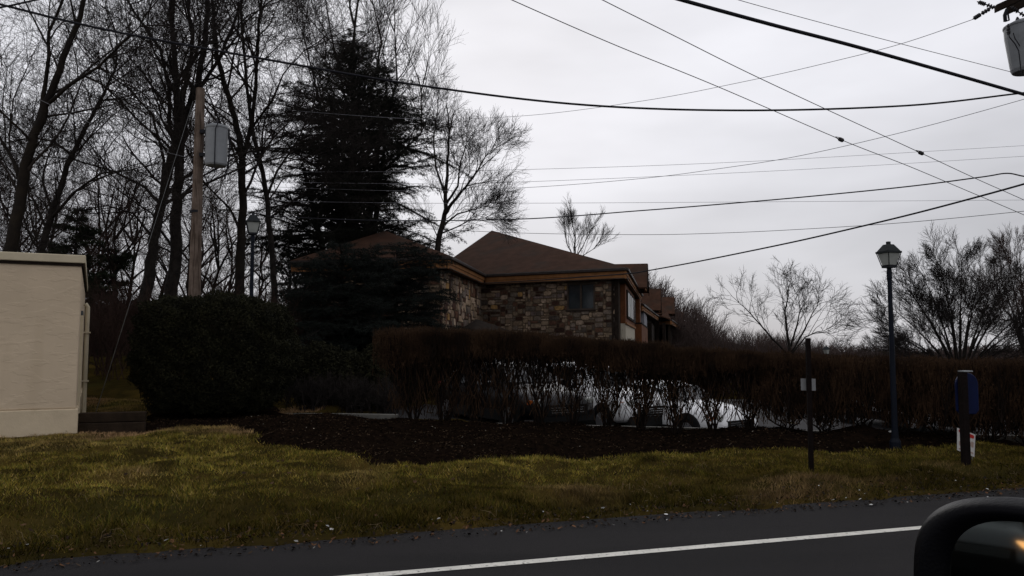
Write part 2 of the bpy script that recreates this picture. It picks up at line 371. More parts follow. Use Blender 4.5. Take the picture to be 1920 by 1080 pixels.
# mulch bed
def hmul(X, Y):
    dd = np.where(inpoly(X, Y, MUL), 1, -1) * pdist(X, Y, MUL) + (fnoise(X, Y, 1.6, 9) - .5) * .45
    mound = .22 * np.exp(-(((X + 3.6) / 2.4) ** 2 + ((Y - 14.2) / 1.5) ** 2)) + .05 * sst(-7, 0, X)
    return hground(X, Y) - .07 + .12 * sst(-.1, .35, dd) + (fnoise(X, Y, 5, 10) - .5) * .05 + (fnoise(X, Y, 14, 12) - .5) * .02 + mound * sst(0, 1.2, dd) + .10 * sst(2, 7, X) * sst(.1, .6, dd)
tag(sheet('mulch_bed', np.arange(-9.5, 24, .09), np.arange(7, 19, .09), hmul, M['mulch'], mask=lambda X, Y: (pdist(X, Y, MUL) < .3) | inpoly(X, Y, MUL)), kind='structure')
def gz(x, y):
    z = float(hground(np.array([x]), np.array([y]))[0])
    if inpoly(np.array([x]), np.array([y]), MUL)[0]: z = max(z, float(hmul(np.array([x]), np.array([y]))[0]))
    if inpoly(np.array([x]), np.array([y]), LOT)[0]: z = float(hbase(x, y)) - .03
    return z
# loose chips and grass blades
rs = np.random.RandomState(5)
def scatter_cards(n, xr, yr, keep, hf, size, cols, name, m, label, cat, aspect=(.35, .9), tilt=.35):
    X = rs.uniform(*xr, n); Y = rs.uniform(*yr, n); k = keep(X, Y); X, Y = X[k], Y[k]; Z = hf(X, Y) + .012; n = len(X)
    L = rs.uniform(*size, n); W = L * rs.uniform(*aspect, n); th = rs.uniform(0, 2 * np.pi, n)
    a = np.stack([np.cos(th), np.sin(th), rs.uniform(-tilt, tilt, n)], 1) * L[:, None] / 2; b = np.stack([-np.sin(th), np.cos(th), rs.uniform(-tilt, tilt, n)], 1) * W[:, None] / 2
    P = np.stack([X, Y, Z], 1); V = np.stack([P - a - b * .5, P - a * .2 - b, P + a - b * .3, P + a * .6 + b, P - a * .7 + b * .8], 1).reshape(-1, 3)
    V[:, 2] += rs.uniform(0, .008, len(V))
    F = np.arange(n * 5).reshape(-1, 5); c = np.repeat(np.array(cols)[rs.randint(0, len(cols), n)] * rs.uniform(.6, 1.3, (n, 1)), 5, 0)
    return tag(npmesh(name, V, F, m, col=c), label, cat, kind='stuff')
scatter_cards(95000, (-9, 12), (9, 17), lambda X, Y: inpoly(X, Y, MUL) & (pdist(X, Y, MUL) > .05), hmul, (.010, .045), [(.016, .010, .0065), (.007, .0045, .003), (.028, .017, .010), (.004, .003, .0022), (.05, .034, .022)], 'mulch_chips', M['chip'], 'loose dark brown bark chips covering the bed under the hedge', 'mulch', aspect=(.2, .6), tilt=.5)
scatter_cards(420, (-9, 12), (9, 17), lambda X, Y: inpoly(X, Y, MUL), hmul, (.015, .035), [(.30, .27, .22)], 'pale_chips', M['chip'], 'few pale wood flecks lying on the dark mulch', 'wood chips')
leafcols = [(.13, .06, .025), (.09, .045, .02), (.17, .10, .05)]
scatter_cards(90000, (-14, 14), (5, 14), lambda X, Y: (sroad(X, Y) > -.30) & (sroad(X, Y) < .35 + .5 * fnoise(X, Y, 1.5, 33)) , lambda X, Y: np.maximum(hground(X, Y), 0.0), (.008, .04), [(.02, .013, .008), (.012, .009, .006), (.045, .03, .018), (.10, .05, .025), (.008, .006, .005)], 'leaf_litter', M['leaf'], 'brown dead leaves gathered along the road edge', 'leaves', tilt=.7)
scatter_cards(700, (-14, 14), (5, 14), lambda X, Y: (sroad(X, Y) > .3) & ~inpoly(X, Y, MUL), lambda X, Y: hground(X, Y) + .02, (.02, .055), [(.05, .028, .014), (.08, .045, .022), (.03, .018, .01)], 'fallen_leaves', M['leaf'], 'scattered brown leaves lying in the roadside grass', 'leaves', tilt=.7)
scatter_cards(900, (-9, 11), (5, 13), lambda X, Y: (sroad(X, Y) > -.4) & (sroad(X, Y) < .5), lambda X, Y: np.maximum(hground(X, Y), 0) + .01, (.012, .045), [(.5, .5, .48), (.3, .29, .27)], 'paper_litter', M['chip'], 'small white scraps of litter along the road edge', 'litter', tilt=.4)
def blades():
    n = 900000
    X = rs.uniform(-13, 14.5, n); Y = rs.uniform(5.0, 20, n); s = sroad(X, Y)
    dens = fnoise(X, Y, 2.0, 41) * .6 + fnoise(X, Y, 6.0, 42) * .5
    vis = np.abs(X) < Y * .72
    im = inpoly(X, Y, MUL); dm = pdist(X, Y, MUL) + (fnoise(X, Y, 1.6, 9) - .5) * .45 * -1
    edge = s + (fnoise(X, Y, 3, 44) - .5) * .5
    k = vis & (edge > -.02) & ((edge > .25) | (rs.rand(n) < .5)) & ((~im & (pdist(X, Y, MUL) > .02)) | (im & (pdist(X, Y, MUL) < .18) & (rs.rand(n) < .4))) & ~inpoly(X, Y, LOT) & (rs.rand(n) < .35 + dens) & ((Y < 14.2) | (X < -4.5))
    X, Y, s, dens = X[k], Y[k], s[k], dens[k]; n = len(X); Z = hground(X, Y) - .005
    clump = fnoise(X, Y, 4.5, 45)
    H = rs.uniform(.022, .06, n) * (.6 + 1.1 * clump ** 2) * (1 + .7 * sst(1.6, .1, s)); th = rs.uniform(0, 2 * np.pi, n); ln_ = rs.normal(0, .55, (n, 2)); W = rs.uniform(.003, .0065, n)
    P = np.stack([X, Y, Z], 1); w = np.stack([np.cos(th) * W, np.sin(th) * W, 0 * W], 1); T = P + np.stack([ln_[:, 0] * H, ln_[:, 1] * H, H], 1)
    V = np.stack([P - w, P + w, T], 1).reshape(-1, 3); F = np.arange(3 * n).reshape(-1, 3)
    pal = np.array([(.200, .150, .026), (.130, .122, .022), (.235, .165, .042), (.078, .080, .018), (.29, .21, .08)])
    idx = rs.choice(5, n, p=[.33, .27, .2, .14, .06]); c = pal[idx] * rs.uniform(.55, 1.15, (n, 1))
    dry = (fnoise(X, Y, .8, 46) * .6 + sst(13.2, 13.9, Y + .3 * fnoise(X, Y, 1, 3)) * .45)[:, None] * np.array([[1, 1, 1]])
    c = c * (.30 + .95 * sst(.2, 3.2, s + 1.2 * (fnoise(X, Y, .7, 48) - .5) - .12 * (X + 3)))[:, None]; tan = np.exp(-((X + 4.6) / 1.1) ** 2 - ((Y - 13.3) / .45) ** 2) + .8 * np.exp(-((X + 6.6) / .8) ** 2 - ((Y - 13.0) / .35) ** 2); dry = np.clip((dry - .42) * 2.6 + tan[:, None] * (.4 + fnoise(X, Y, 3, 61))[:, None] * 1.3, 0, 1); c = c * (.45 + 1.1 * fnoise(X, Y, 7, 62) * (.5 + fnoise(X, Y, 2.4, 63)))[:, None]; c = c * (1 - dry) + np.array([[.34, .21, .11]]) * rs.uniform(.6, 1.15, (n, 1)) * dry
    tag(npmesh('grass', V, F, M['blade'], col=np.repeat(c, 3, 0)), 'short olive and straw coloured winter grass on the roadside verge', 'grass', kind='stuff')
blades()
def stalks():
    n = 9000; X = rs.uniform(-12, 13, n); Y = rs.uniform(5, 13, n); s = sroad(X, Y); k = (s > .12) & (s < 2.6) & (fnoise(X, Y, 1.8, 71) > .5 + .12 * s) & ~inpoly(X, Y, MUL); X, Y = X[k], Y[k]; n = len(X); Z = hground(X, Y)
    H = rs.uniform(.035, .085, n); l = rs.normal(0, .6, (n, 2)); P_ = np.stack([X, Y, Z], 1); Q = P_ + np.stack([l[:, 0] * H * .5, l[:, 1] * H * .5, H * .8], 1); T = Q + np.stack([l[:, 0] * H * .9, l[:, 1] * H * .9, H * rs.uniform(-.1, .3, n)], 1)
    S = np.concatenate([np.concatenate([P_, Q, np.full((n, 1), .0022), np.full((n, 1), .0018)], 1), np.concatenate([Q, T, np.full((n, 1), .0018), np.full((n, 1), .001)], 1)])
    V, F = segmesh(S, 3); c = np.array([(.13, .09, .045), (.09, .06, .03), (.18, .135, .08)])[rs.randint(0, 3, len(S))]
    tag(npmesh('dry_stalks', V, F, M['chip'], col=np.repeat(c, 6, 0)), 'wiry straw-coloured dead grass stalks near the road edge', 'dead grass', kind='stuff')
stalks()
# ---------------------------------------------------------------- bare trees
def grow(R, p, d, L, r, lvl, maxl, S, o):
    n = o['n'][min(lvl, len(o['n']) - 1)]; st = L / n; x, y, z = p; dx, dy, dz = d; wig = o['wig']; up = o['up'] * (1 if lvl < maxl else o.get('tipup', 1)); rmin = o['rmin']
    gs = R.gauss; rr = r
    for i in range(n):
        dx += gs(0, wig); dy += gs(0, wig); dz += gs(0, wig) + up
        q = math.sqrt(dx * dx + dy * dy + dz * dz); dx /= q; dy /= q; dz /= q
        nx, ny, nz_ = x + dx * st, y + dy * st, z + dz * st
        r2 = max(rmin, r * (1 - (i + 1) / n * .6)) if lvl < maxl else max(rmin * .6, rr * .7)
        S.append((x, y, z, nx, ny, nz_, rr, r2, lvl)); x, y, z, rr = nx, ny, nz_, r2
        if lvl < maxl and i >= o['start'] - (lvl > 1):
            k = o['kids'][min(lvl, len(o['kids']) - 1)]
            k = int(k) + (R.random() < k - int(k))
            for _ in range(k): l_ = L * o['ratio'] * (1 - .4 * i / n) * R.uniform(.7, 1.25); child(R, (x, y, z), (dx, dy, dz), l_, min(rr * R.uniform(.5, .7), l_ * .014), lvl + 1, maxl, S, o)
    if lvl < maxl: child(R, (x, y, z), (dx, dy, dz), L * o['ratio'] * .8, min(rr * .9, L * .012), lvl + 1, maxl, S, o, .6)
def child(R, p, d, L, r, lvl, maxl, S, o, k=1.0):
    a = o['ang'] * R.uniform(.65, 1.3) * k; t = R.uniform(0, 2 * math.pi)
    D = Vector(d); u = D.orthogonal().normalized(); w = D.cross(u); e = D * math.cos(a) + (u * math.cos(t) + w * math.sin(t)) * math.sin(a)
    e.y *= o.get('flat', 1.0)
    grow(R, p, (e.x, e.y, e.z), L, max(r, o['rmin']), lvl, maxl, S, o)
OPT = dict(n=[6, 6, 5, 5, 4], wig=.10, up=.04, rmin=.0045, start=1, kids=[1.2, 1.0, 1.0, .9, .7], ratio=.66, ang=.80)
def opt(**k): q = dict(OPT); q.update(k); return q
def limbs_tree(name, label, limbs, o, maxl=3, seed=1, bm='bark', tm='twig', L=2.2, every=.8, group=None, cut=1, cat='tree', start_frac=.3):
    """limbs: list of (points, r0, r1); side branches grow along each limb and fork at its tip"""
    R = random.Random(seed); S = []; TK = []
    base = Vector(limbs[0][0][0]); root = empty(name, base, label, cat, group)
    for pts, r0, r1 in limbs:
        pts = [Vector(p) for p in pts]; dense = []
        for i in range(len(pts) - 1):
            for k in range(4): 
                q = pts[i].lerp(pts[i + 1], k / 4); dense.append(q + Vector((R.gauss(0, .25), R.gauss(0, .25), 0)) * r0 * .28 * (0 if i + k == 0 else 1))
        dense.append(pts[-1]); n = len(dense)
        rad = [r0 + (r1 - r0) * (i / (n - 1)) ** .8 for i in range(n)]
        rad = [q * (.70 if pts is limbs[0][0] or not TK else .62) for q in rad]; TK.append((dense, rad))
        for i in range(1, n):
            t = i / (n - 1)
            if t < start_frac: continue
            d = (dense[i] - dense[i - 1]).normalized()
            for _ in range(every if isinstance(every, int) else int(every) + (R.random() < every % 1)):
                l_ = L * (1.25 - .55 * t) * R.uniform(.6, 1.25); child(R, tuple(dense[i]), tuple(d), l_, min(rad[i] * .6, l_ * .015), 1, maxl, S, o)
        for _ in range(2): child(R, tuple(dense[-1]), tuple((dense[-1] - dense[-2]).normalized()), L * R.uniform(.6, .9), r1 * .8, 1, maxl, S, o, .6)
    mb = MB()
    for dn, rad in TK: mb.tube(dn, rad, 9)
    mb.build('trunk', M[bm], root, smooth=True)
    S = np.array(S); thick = S[:, 8] <= cut
    V, F = segmesh(S[~thick][:, :8], 3); V2, F2 = segmesh(S[thick][:, :8], 6)
    npmesh('crown', np.concatenate([V, V2]), np.concatenate([F, F2 + len(V)]), M[tm], root)
    return root
def P(Y, *pts): return [at(x, y, Y + (dy[0] if dy else 0)) for x, y, *dy in pts]
def gp(px, Y, py=None):
    p = at(px, 600, Y); return Vector((p.x, p.y, float(hbase(p.x, p.y)) - .05))
def base_at(pts, Y):  # prepend a foot on the ground under the first point
    f = pts[0]; return [Vector((f.x - (pts[1].x - f.x) * .15, f.y, float(hbase(f.x, f.y)) - .1))] + pts
big = opt(kids=[1.0, .9, .75, .6, .4], rmin=.0044, wig=.12, up=.05)
Y = 25
limbs_tree('bare_tree', 'tall twin-trunked bare tree just left of the wooden pole with the transformer', [
    (base_at(P(Y, (272, 560), (285, 470), (302, 385), (322, 300), (333, 230), (330, 150), (322, 60), (318, -60)), Y), .30, .09),
    (P(Y, (300, 400), (308, 300, .4), (285, 215, .8), (240, 165, 1.2), (190, 130, 1.4)), .10, .03),
    (P(Y, (333, 230), (350, 150, -.4), (362, 80, -.8), (352, 0, -1), (350, -60, -1)), .13, .05),
    (P(Y, (302, 385), (270, 350, .5), (215, 322, 1), (140, 300, 1.3), (60, 290, 1.5)), .10, .025),
    (P(Y, (290, 450), (250, 400, -.3), (200, 385, -.6), (150, 395, -.8)), .07, .02)], big, 5, 11, L=2.9, start_frac=.3)
Y = 26.5
limbs_tree('bare_tree', 'thick bare tree whose trunk stands between the wooden pole and the twin-trunked tree', [
    (base_at(P(Y, (322, 560), (328, 470), (330, 380), (336, 300), (345, 230), (370, 160), (385, 80), (390, -50)), Y), .36, .10),
    (P(Y, (345, 230), (360, 190, -.5), (410, 110, -1), (440, 40, -1.3), (470, -40, -1.5)), .14, .05),
    (P(Y, (336, 300), (318, 240, .5), (318, 170, .8), (300, 90, 1.1), (250, 20, 1.5), (225, -30, 1.7)), .14, .05),
    (P(Y, (328, 470), (300, 430, .4), (285, 400, .7), (240, 370, 1)), .09, .03)], big, 5, 12, L=3.0, start_frac=.35)
Y = 27.5
limbs_tree('bare_tree', 'mossy forked bare tree directly behind the street lamp on the left', [
    (base_at(P(Y, (450, 560), (450, 470), (455, 390), (455, 300), (445, 240), (425, 170), (405, 100), (400, 20), (392, -50)), Y), .28, .07),
    (P(Y, (455, 300), (472, 230, -.5), (480, 160, -.9), (482, 90, -1.1), (490, 0, -1.4), (495, -40, -1.4)), .14, .05),
    (P(Y, (472, 240), (510, 190, -.8), (530, 140, -1), (570, 95, -1.2)), .08, .025),
    (P(Y, (450, 430), (430, 390, .5), (395, 355, .9), (370, 330, 1.2)), .09, .03),
    (P(Y, (452, 330), (490, 305, .4), (530, 295, .8), (560, 300, .9)), .08, .02)], big, 5, 13, bm='moss', L=2.8, start_frac=.3)
Y = 30
limbs_tree('bare_tree', 'slender bare tree between the left street lamp and the dark conifer', [
    (base_at(P(Y, (515, 540), (508, 450), (500, 370), (488, 300), (470, 230), (462, 150), (455, 60), (450, -30)), Y), .20, .05),
    (P(Y, (500, 370), (520, 320, .5), (560, 260, 1), (590, 190, 1.4), (610, 110, 1.5)), .09, .03)], big, 5, 14, L=2.5, start_frac=.3)
Y = 21
vine = opt(kids=[1.0, .9, .8, .8], rmin=.004, wig=.11, tipup=-5.0)
limbs_tree('bare_tree', 'leaning vine-hung bare tree above the beige building at the left edge', [
    (base_at(P(Y, (10, 520), (25, 440), (42, 350), (60, 270), (85, 200), (120, 110), (150, 30), (165, -40)), Y), .30, .07),
    (P(Y, (60, 270), (78, 200, .4), (90, 120, .6), (92, 60, .8), (130, -30, 1)), .13, .05),
    (P(Y, (85, 200), (130, 160, -.5), (185, 125, -.9), (240, 70, -1.3), (262, 50, -1.4)), .09, .025),
    (P(Y, (42, 350), (20, 290, .5), (-20, 230, .8), (-60, 160, 1)), .10, .03)], vine, 4, 15, L=2.6, bm='moss', start_frac=.3)
Y = 23
limbs_tree('bare_tree', 'thin bare tree leaning right between the vine-hung tree and the twin-trunked tree', [
    (base_at(P(Y, (62, 540), (82, 450), (105, 375), (135, 290), (165, 230), (195, 175), (218, 125)), Y), .20, .04),
    (P(Y, (95, 410), (140, 360, -.4), (190, 325, -.7), (250, 318, -1), (290, 335, -1)), .08, .02),
    (P(Y, (135, 290), (100, 265, .4), (60, 258, .7), (0, 270, .9)), .07, .02)], big, 5, 16, L=2.4, start_frac=.25)
Y = 29
fine = opt(kids=[1.0, .85, .8, .7], rmin=.0042, wig=.09, up=.06, ang=.62)
Y = 43
tk = base_at(P(Y, (672, 560), (668, 420), (665, 330)), Y)
limbs_tree('bare_tree', 'tall fine-twigged bare tree rising behind the dark conifer', [
    (tk + P(Y, (662, 230), (660, 120), (665, 50)), 0.510, 0.090),
    (P(Y, (665, 330), (610, 240, .5), (590, 150, 1), (570, 70, 1.2)), 0.180, 0.045),
    (P(Y, (665, 330), (720, 240, .5), (745, 150, .9), (740, 60, 1)), 0.180, 0.045),
    (P(Y, (662, 250), (640, 150, -.6), (620, 60, -1), (610, 0, -1)), 0.150, 0.038),
    (P(Y, (662, 250), (700, 160, -.6), (715, 80, -.9), (700, 10, -1)), 0.150, 0.038),
    (P(Y, (668, 370), (740, 300, .4), (790, 250, .7), (790, 170, .9)), 0.165, 0.045)], opt(n=[5, 5, 5, 4, 4], kids=[1.0, .9, .85, .7], rmin=.0085, wig=.10, up=.06, ang=.55, ratio=.70), 4, 17, L=3.5, start_frac=.3)
Y = 33
limbs_tree('bare_tree', 'wide bare tree leaning right over the roof beside the dark conifer', [
    (base_at(P(Y, (812, 520), (822, 450), (833, 403), (837, 358), (839, 304), (843, 246)), Y), .26, .05),
    (P(Y, (833, 403), (853, 374, -.5), (875, 349, -.8), (895, 320, -1), (909, 295, -1), (920, 284, -1)), .13, .02),
    (P(Y, (835, 385), (858, 349, .5), (864, 304, .8), (875, 268, 1)), .10, .025),
    (P(Y, (827, 426), (858, 401, .3), (885, 394, .6), (909, 387, .8)), .08, .02),
    (P(Y, (835, 367), (817, 313, .4), (813, 259, .6), (821, 205, .8)), .09, .025),
    (P(Y, (822, 440), (856, 426, -.4), (883, 412, -.6), (909, 409, -.8)), .06, .018)], opt(n=[4, 5, 4, 4, 3], kids=[1.2, 1.3, 1.1, 1.0], rmin=.0048, wig=.11, up=.04, ang=.6, ratio=.72), 4, 18, L=1.3, start_frac=.3)
Y = 62
small = opt(n=[4, 4, 4, 4, 3], kids=[1.1, 1.1, 1.0, .8], rmin=.007, wig=.08, up=.08, ang=.45, ratio=.70)
limbs_tree('bare_tree', 'small upright bare tree showing above the brown roof ridge', [
    (base_at(P(Y, (1078, 520), (1078, 475), (1078, 445), (1075, 428)), Y), .20, .04),
    (P(Y, (1078, 485), (1064, 460), (1060, 442)), .09, .03), (P(Y, (1078, 485), (1093, 462), (1100, 446)), .09, .03),
    (P(Y, (1078, 492), (1098, 476), (1114, 466)), .08, .03)], small, 4, 19, L=1.6, start_frac=.3)
Y = 48
spread = opt(n=[4, 4, 4, 4, 3], kids=[1.0, .9, .8, .7], rmin=.007, wig=.16, up=.05, ang=.65, ratio=.70)
limbs_tree('bare_tree', 'open crooked bare tree alone behind the hedge, left of the tall lamp post', [
    (base_at(P(Y, (1478, 700), (1480, 650), (1474, 612), (1472, 580), (1478, 556)), Y), .20, .04),
    (P(Y, (1478, 665), (1450, 637), (1426, 609), (1402, 582), (1386, 568)), .12, .025),
    (P(Y, (1482, 650), (1494, 612), (1500, 582), (1497, 556)), .11, .025),
    (P(Y, (1484, 660), (1508, 620), (1522, 590), (1532, 574)), .11, .025),
    (P(Y, (1484, 665), (1510, 632), (1532, 622), (1552, 624)), .09, .02)], spread, 4, 20, L=1.65, start_frac=.3)
Y = 34
rnd = opt(n=[4, 5, 4, 4, 3], kids=[1.3, 1.3, 1.2, 1.0], rmin=.0052, wig=.10, up=.03, ang=.55, ratio=.72)
lim = []
for i, (x1, y1) in enumerate([(1625, 640), (1632, 590), (1650, 540), (1680, 490), (1712, 455), (1750, 438), (1795, 430), (1835, 445), (1870, 470), (1905, 490), (1935, 540), (1955, 600), (1700, 520), (1765, 490), (1820, 500), (1860, 540), (1660, 600), (1735, 560), (1790, 560), (1840, 580), (1900, 600), (1680, 640), (1930, 650)]):
    x1 = 1812 + (x1 - 1805) * .88; y1 = 700 + (y1 - 700) * .75; xb = 1800 + (x1 - 1800) * .10; lim.append((P(Y, (xb, 700), (xb + (x1 - xb) * .28, 700 + (y1 - 700) * .36, (i % 5 - 2) * .3), (xb + (x1 - xb) * .62, 700 + (y1 - 700) * .70, (i % 5 - 2) * .7), (x1, y1, (i % 5 - 2) * 1.0)), .10, .016))
lim[0] = (base_at(lim[0][0], Y), .16, .02)
limbs_tree('bare_tree', 'broad round many-stemmed bare tree at the right edge behind the hedge', lim, rnd, 4, 21, L=1.1, start_frac=.3)
Y = 46
lim = []
for i, (x1, y1) in enumerate([(1868, 560), (1878, 525), (1893, 500), (1912, 488), (1940, 500), (1965, 540), (1880, 600)]):
    lim.append((P(Y, (1930, 690), (1930 + (x1 - 1930) * .5, 600, i * .3), (x1, y1, i * .5)), .15, .03))
lim[0] = (base_at(lim[0][0], Y), .2, .03)
limbs_tree('bare_tree', 'reddish bare tree cut by the right edge behind the round one', lim, opt(kids=[1.1, 1.1, 1.0, .9], rmin=.007, wig=.1, up=.06, ang=.55), 4, 22, L=1.9, start_frac=.3, tm='twig_red')
# generic tree templates for the woods behind
def template(seed, H, o, maxl=4, r=.16, nl=7):
    R = random.Random(seed); S = []
    trunk = [(0, 0, 0)]; x = y = 0
    for i in range(6): x += R.gauss(0, .02) * H; y += R.gauss(0, .02) * H; trunk.append((x, y, H * .62 * (i + 1) / 6))
    for i in range(6):
        a, b = trunk[i], trunk[i + 1]; S.append((*a, *b, r * (1 - i * .12), r * (1 - (i + 1) * .12), 0))
        if i >= 1:
            for _ in range(2): child(R, b, (0, 0, 1), H * .30 * R.uniform(.7, 1.2), r * .4, 1, maxl, S, o)
    child(R, trunk[-1], (0, 0, 1), H * .3, r * .4, 1, maxl, S, o, .2)
    return np.array(S)
TP = [template(s, 9, opt(kids=[1, 1.0, .9, .7], rmin=.006, ang=.6, wig=.12, ratio=.68), 4) for s in (101, 102, 103)]
TPM = []
for T in TP:
    th = T[:, 8] <= 1
    Va, Fa = segmesh(T[th][:, :8], 5); Vb, Fb = segmesh(T[~th][:, :8], 3)
    TPM.append((Va, Fa, Vb, Fb))
wood_src = []
def wood_tree(k, loc, sc, rot, label, group):
    Va, Fa, Vb, Fb = TPM[k]
    r = empty('woodland_tree', loc, label, 'tree', group)
    if len(wood_src) <= k:
        a = npmesh('trunk', Va, Fa, M['bark'], smooth=True); b = npmesh('crown', Vb, Fb, M['twig_red']); wood_src.append((a, b))
    else:
        a, b = (q.copy() for q in wood_src[k]); COL.objects.link(a); COL.objects.link(b)
    a.parent = r; b.parent = r; a.location = b.location = (0, 0, 0); r.scale = (sc,) * 3; r.rotation_euler = (0, 0, rot)
R = random.Random(9); i = 0
for px, Y_, sc in [(-60, 36, 1.2), (30, 40, 1.1), (95, 37, 1.0), (150, 43, 1.15), (205, 36, .95), (240, 45, 1.1), (300, 40, .9), (350, 44, 1.05), (400, 38, .9), (430, 47, 1.0), (485, 42, .85), (540, 46, .8), (180, 52, 1.2), (380, 54, 1.1), (60, 55, 1.2), (560, 40, .7), (595, 50, .8)]:
    p = gp(px, Y_); wood_tree(i % 3, p, sc, R.uniform(0, 6), 'slender bare tree in the tangled wood behind the big left-hand trees', 'bare trees of the wood on the left'); i += 1
for k, (x, y) in enumerate([(-26, -20), (-33, -17), (-38, -24), (-47, -21), (-55, -30), (-30, -28), (-42, -34)]):
    wood_tree(k % 3, Vector((x, y, -.1)), 1.15, k * 1.3, 'bare tree on the far side of the road, reflected in the side mirror', 'trees behind the car')
# distant wood as one mass
def distant_wood():
    Tl = [template(s, 9, opt(kids=[1, 1.1, .9, .8], rmin=.017, ang=.55, wig=.11, n=[5, 5, 4, 3, 2]), 3, r=.12) for s in (111, 112, 113, 114)]
    R = random.Random(3); Vs = []; Fs = []; off = 0
    prof = [(1180, 500), (1215, 505), (1260, 545), (1300, 560), (1340, 590), (1400, 612), (1450, 620), (1500, 630), (1560, 636), (1600, 638), (1660, 646), (1750, 650), (1920, 640), (2100, 632)]
    def top(px):
        for (a, ya), (b, yb) in zip(prof[:-1], prof[1:]):
            if a <= px <= b: return ya + (yb - ya) * (px - a) / (b - a)
        return 650
    spots = []
    for k in range(210):
        px = R.uniform(1185, 1480); spots.append((px, R.uniform(80, 128), top(px) + R.choice([0, 5, 12, 25, 45, 60])))
    for k in range(300):
        px = R.uniform(1430, 2080); spots.append((px, R.uniform(85, 115), top(px) + R.uniform(-6, 22)))
    Tb = [template(s, 9, opt(kids=[1.4, 1.4, 1.1, .8], rmin=.05, ang=.8, wig=.12, n=[5, 4, 3, 2, 2]), 3, r=.14) for s in (121, 122)]
    for px, Y_, ty in spots:
        q = at(px, ty, Y_); zb = float(hbase(q.x, q.y)); H = max(3.0, q.z - zb); low = H < 6 and px > 1440; T = Tb[R.randrange(2)] if low else Tl[R.randrange(4)]; s = H / 10.2
        V, F = segmesh(T[:, :8], 3)
        if low: V = V * np.array([1.9, 1.9, 1.0])
        a = R.uniform(0, 6.28); c_, s_ = math.cos(a), math.sin(a)
        V = V * s; V = np.stack([V[:, 0] * c_ - V[:, 1] * s_ + q.x, V[:, 0] * s_ + V[:, 1] * c_ + q.y, V[:, 2] + zb], 1)
        Vs.append(V); Fs.append(F + off); off += len(V)
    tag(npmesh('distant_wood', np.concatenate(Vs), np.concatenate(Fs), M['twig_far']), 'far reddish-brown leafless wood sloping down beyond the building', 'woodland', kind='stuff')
distant_wood()
hl = MB()
pts = [(1150, 600), (1210, 600), (1260, 616), (1320, 632), (1400, 648), (1500, 662), (1700, 664), (1900, 664), (2200, 662)]
for (x0, y0), (x1, y1) in zip(pts[:-1], pts[1:]):
    a, b = at(x0, y0, 150), at(x1, y1, 150); a2 = Vector((a.x * .87, 118, -4)); b2 = Vector((b.x * .87, 118, -4)); a3 = Vector((a.x * 1.3, 220, -4)); b3 = Vector((b.x * 1.3, 220, -4))
    hl.add([a2, b2, b, a, a3, b3], [(0, 1, 2, 3), (3, 2, 5, 4)])
tag(hl.build('hill', M['dirt'], smooth=True), kind='structure')
# undergrowth: tangle between the beige building and the big bush
def brush(name, label, spots, seed, H, tm, kind=None, cat='shrub', n=9):
    R = random.Random(seed); S = []
    o = opt(kids=[1.4, 1.3, 1.0], rmin=.0045, wig=.16, up=.03, ang=.6, ratio=.6)
    for (x, y) in spots:
        z = gz(x, y)
        for _ in range(n):
            a = R.uniform(0, 6.28); t = R.uniform(.05, .6)
            grow(R, (x + R.gauss(0, .15), y + R.gauss(0, .15), z), (math.cos(a) * t, math.sin(a) * t, 1), H * R.uniform(.5, .8), .014, 1, 3, S, o)
    V, F = segmesh(np.array(S)[:, :8], 3); return tag(npmesh(name, V, F, M[tm]), label, cat, kind=kind)
R = random.Random(31)
spots = [(at(R.uniform(150, 620), 600, Yv).x, Yv) for Yv in [R.uniform(23, 34) for _ in range(48)]]
brush('undergrowth', 'tangled brown leafless undergrowth behind the big clipped bush', spots, 5, 2.6, 'twig_red', 'stuff', 'undergrowth')
spots = [(at(R.uniform(-40, 640), 600, Yv).x, Yv) for Yv in [R.uniform(36, 48) for _ in range(30)]]
brush('thicket', 'dense dark thicket filling the wood behind the left-hand trees', spots, 6, 2.9, 'twig', 'stuff', 'thicket')
spots = [(at(R.uniform(545, 750), 600, Yv).x, Yv) for Yv in [R.uniform(19.2, 21.5) for _ in range(26)]]
brush('groundcover', 'low dark leafless groundcover beyond the parking lot kerb, right of the clipped bush', spots, 8, .75, 'twig', 'stuff', 'groundcover', 14)
# ---------------------------------------------------------------- conifers
def sprays(R, P0, D, L, W, droop=.25):
    """one flat needle spray: thin twigs with short needles, returns triangles"""
    return
def needles(pts, dirs, lens, rs2, per=14, nl=.07, w=.010):
    """needle tufts along short twigs (vectorised): thin triangles leaving each twig"""
    n = len(pts); T = np.repeat(np.arange(n), per); t = rs2.rand(len(T)); P = pts[T] + dirs[T] * (lens[T] * t)[:, None]
    rd = rs2.normal(0, 1, (len(T), 3)); d = dirs[T] * .7 + rd * .62; d[:, 2] += .05; d /= np.linalg.norm(d, axis=1, keepdims=True)
    s = np.cross(d, rs2.normal(0, 1, (len(T), 3))); s /= np.linalg.norm(s, axis=1, keepdims=True) + 1e-9
    L = nl * rs2.uniform(.6, 1.3, len(T)); V = np.stack([P - s * w, P + s * w, P + d * L[:, None]], 1).reshape(-1, 3)
    return V, np.arange(len(V)).reshape(-1, 3)
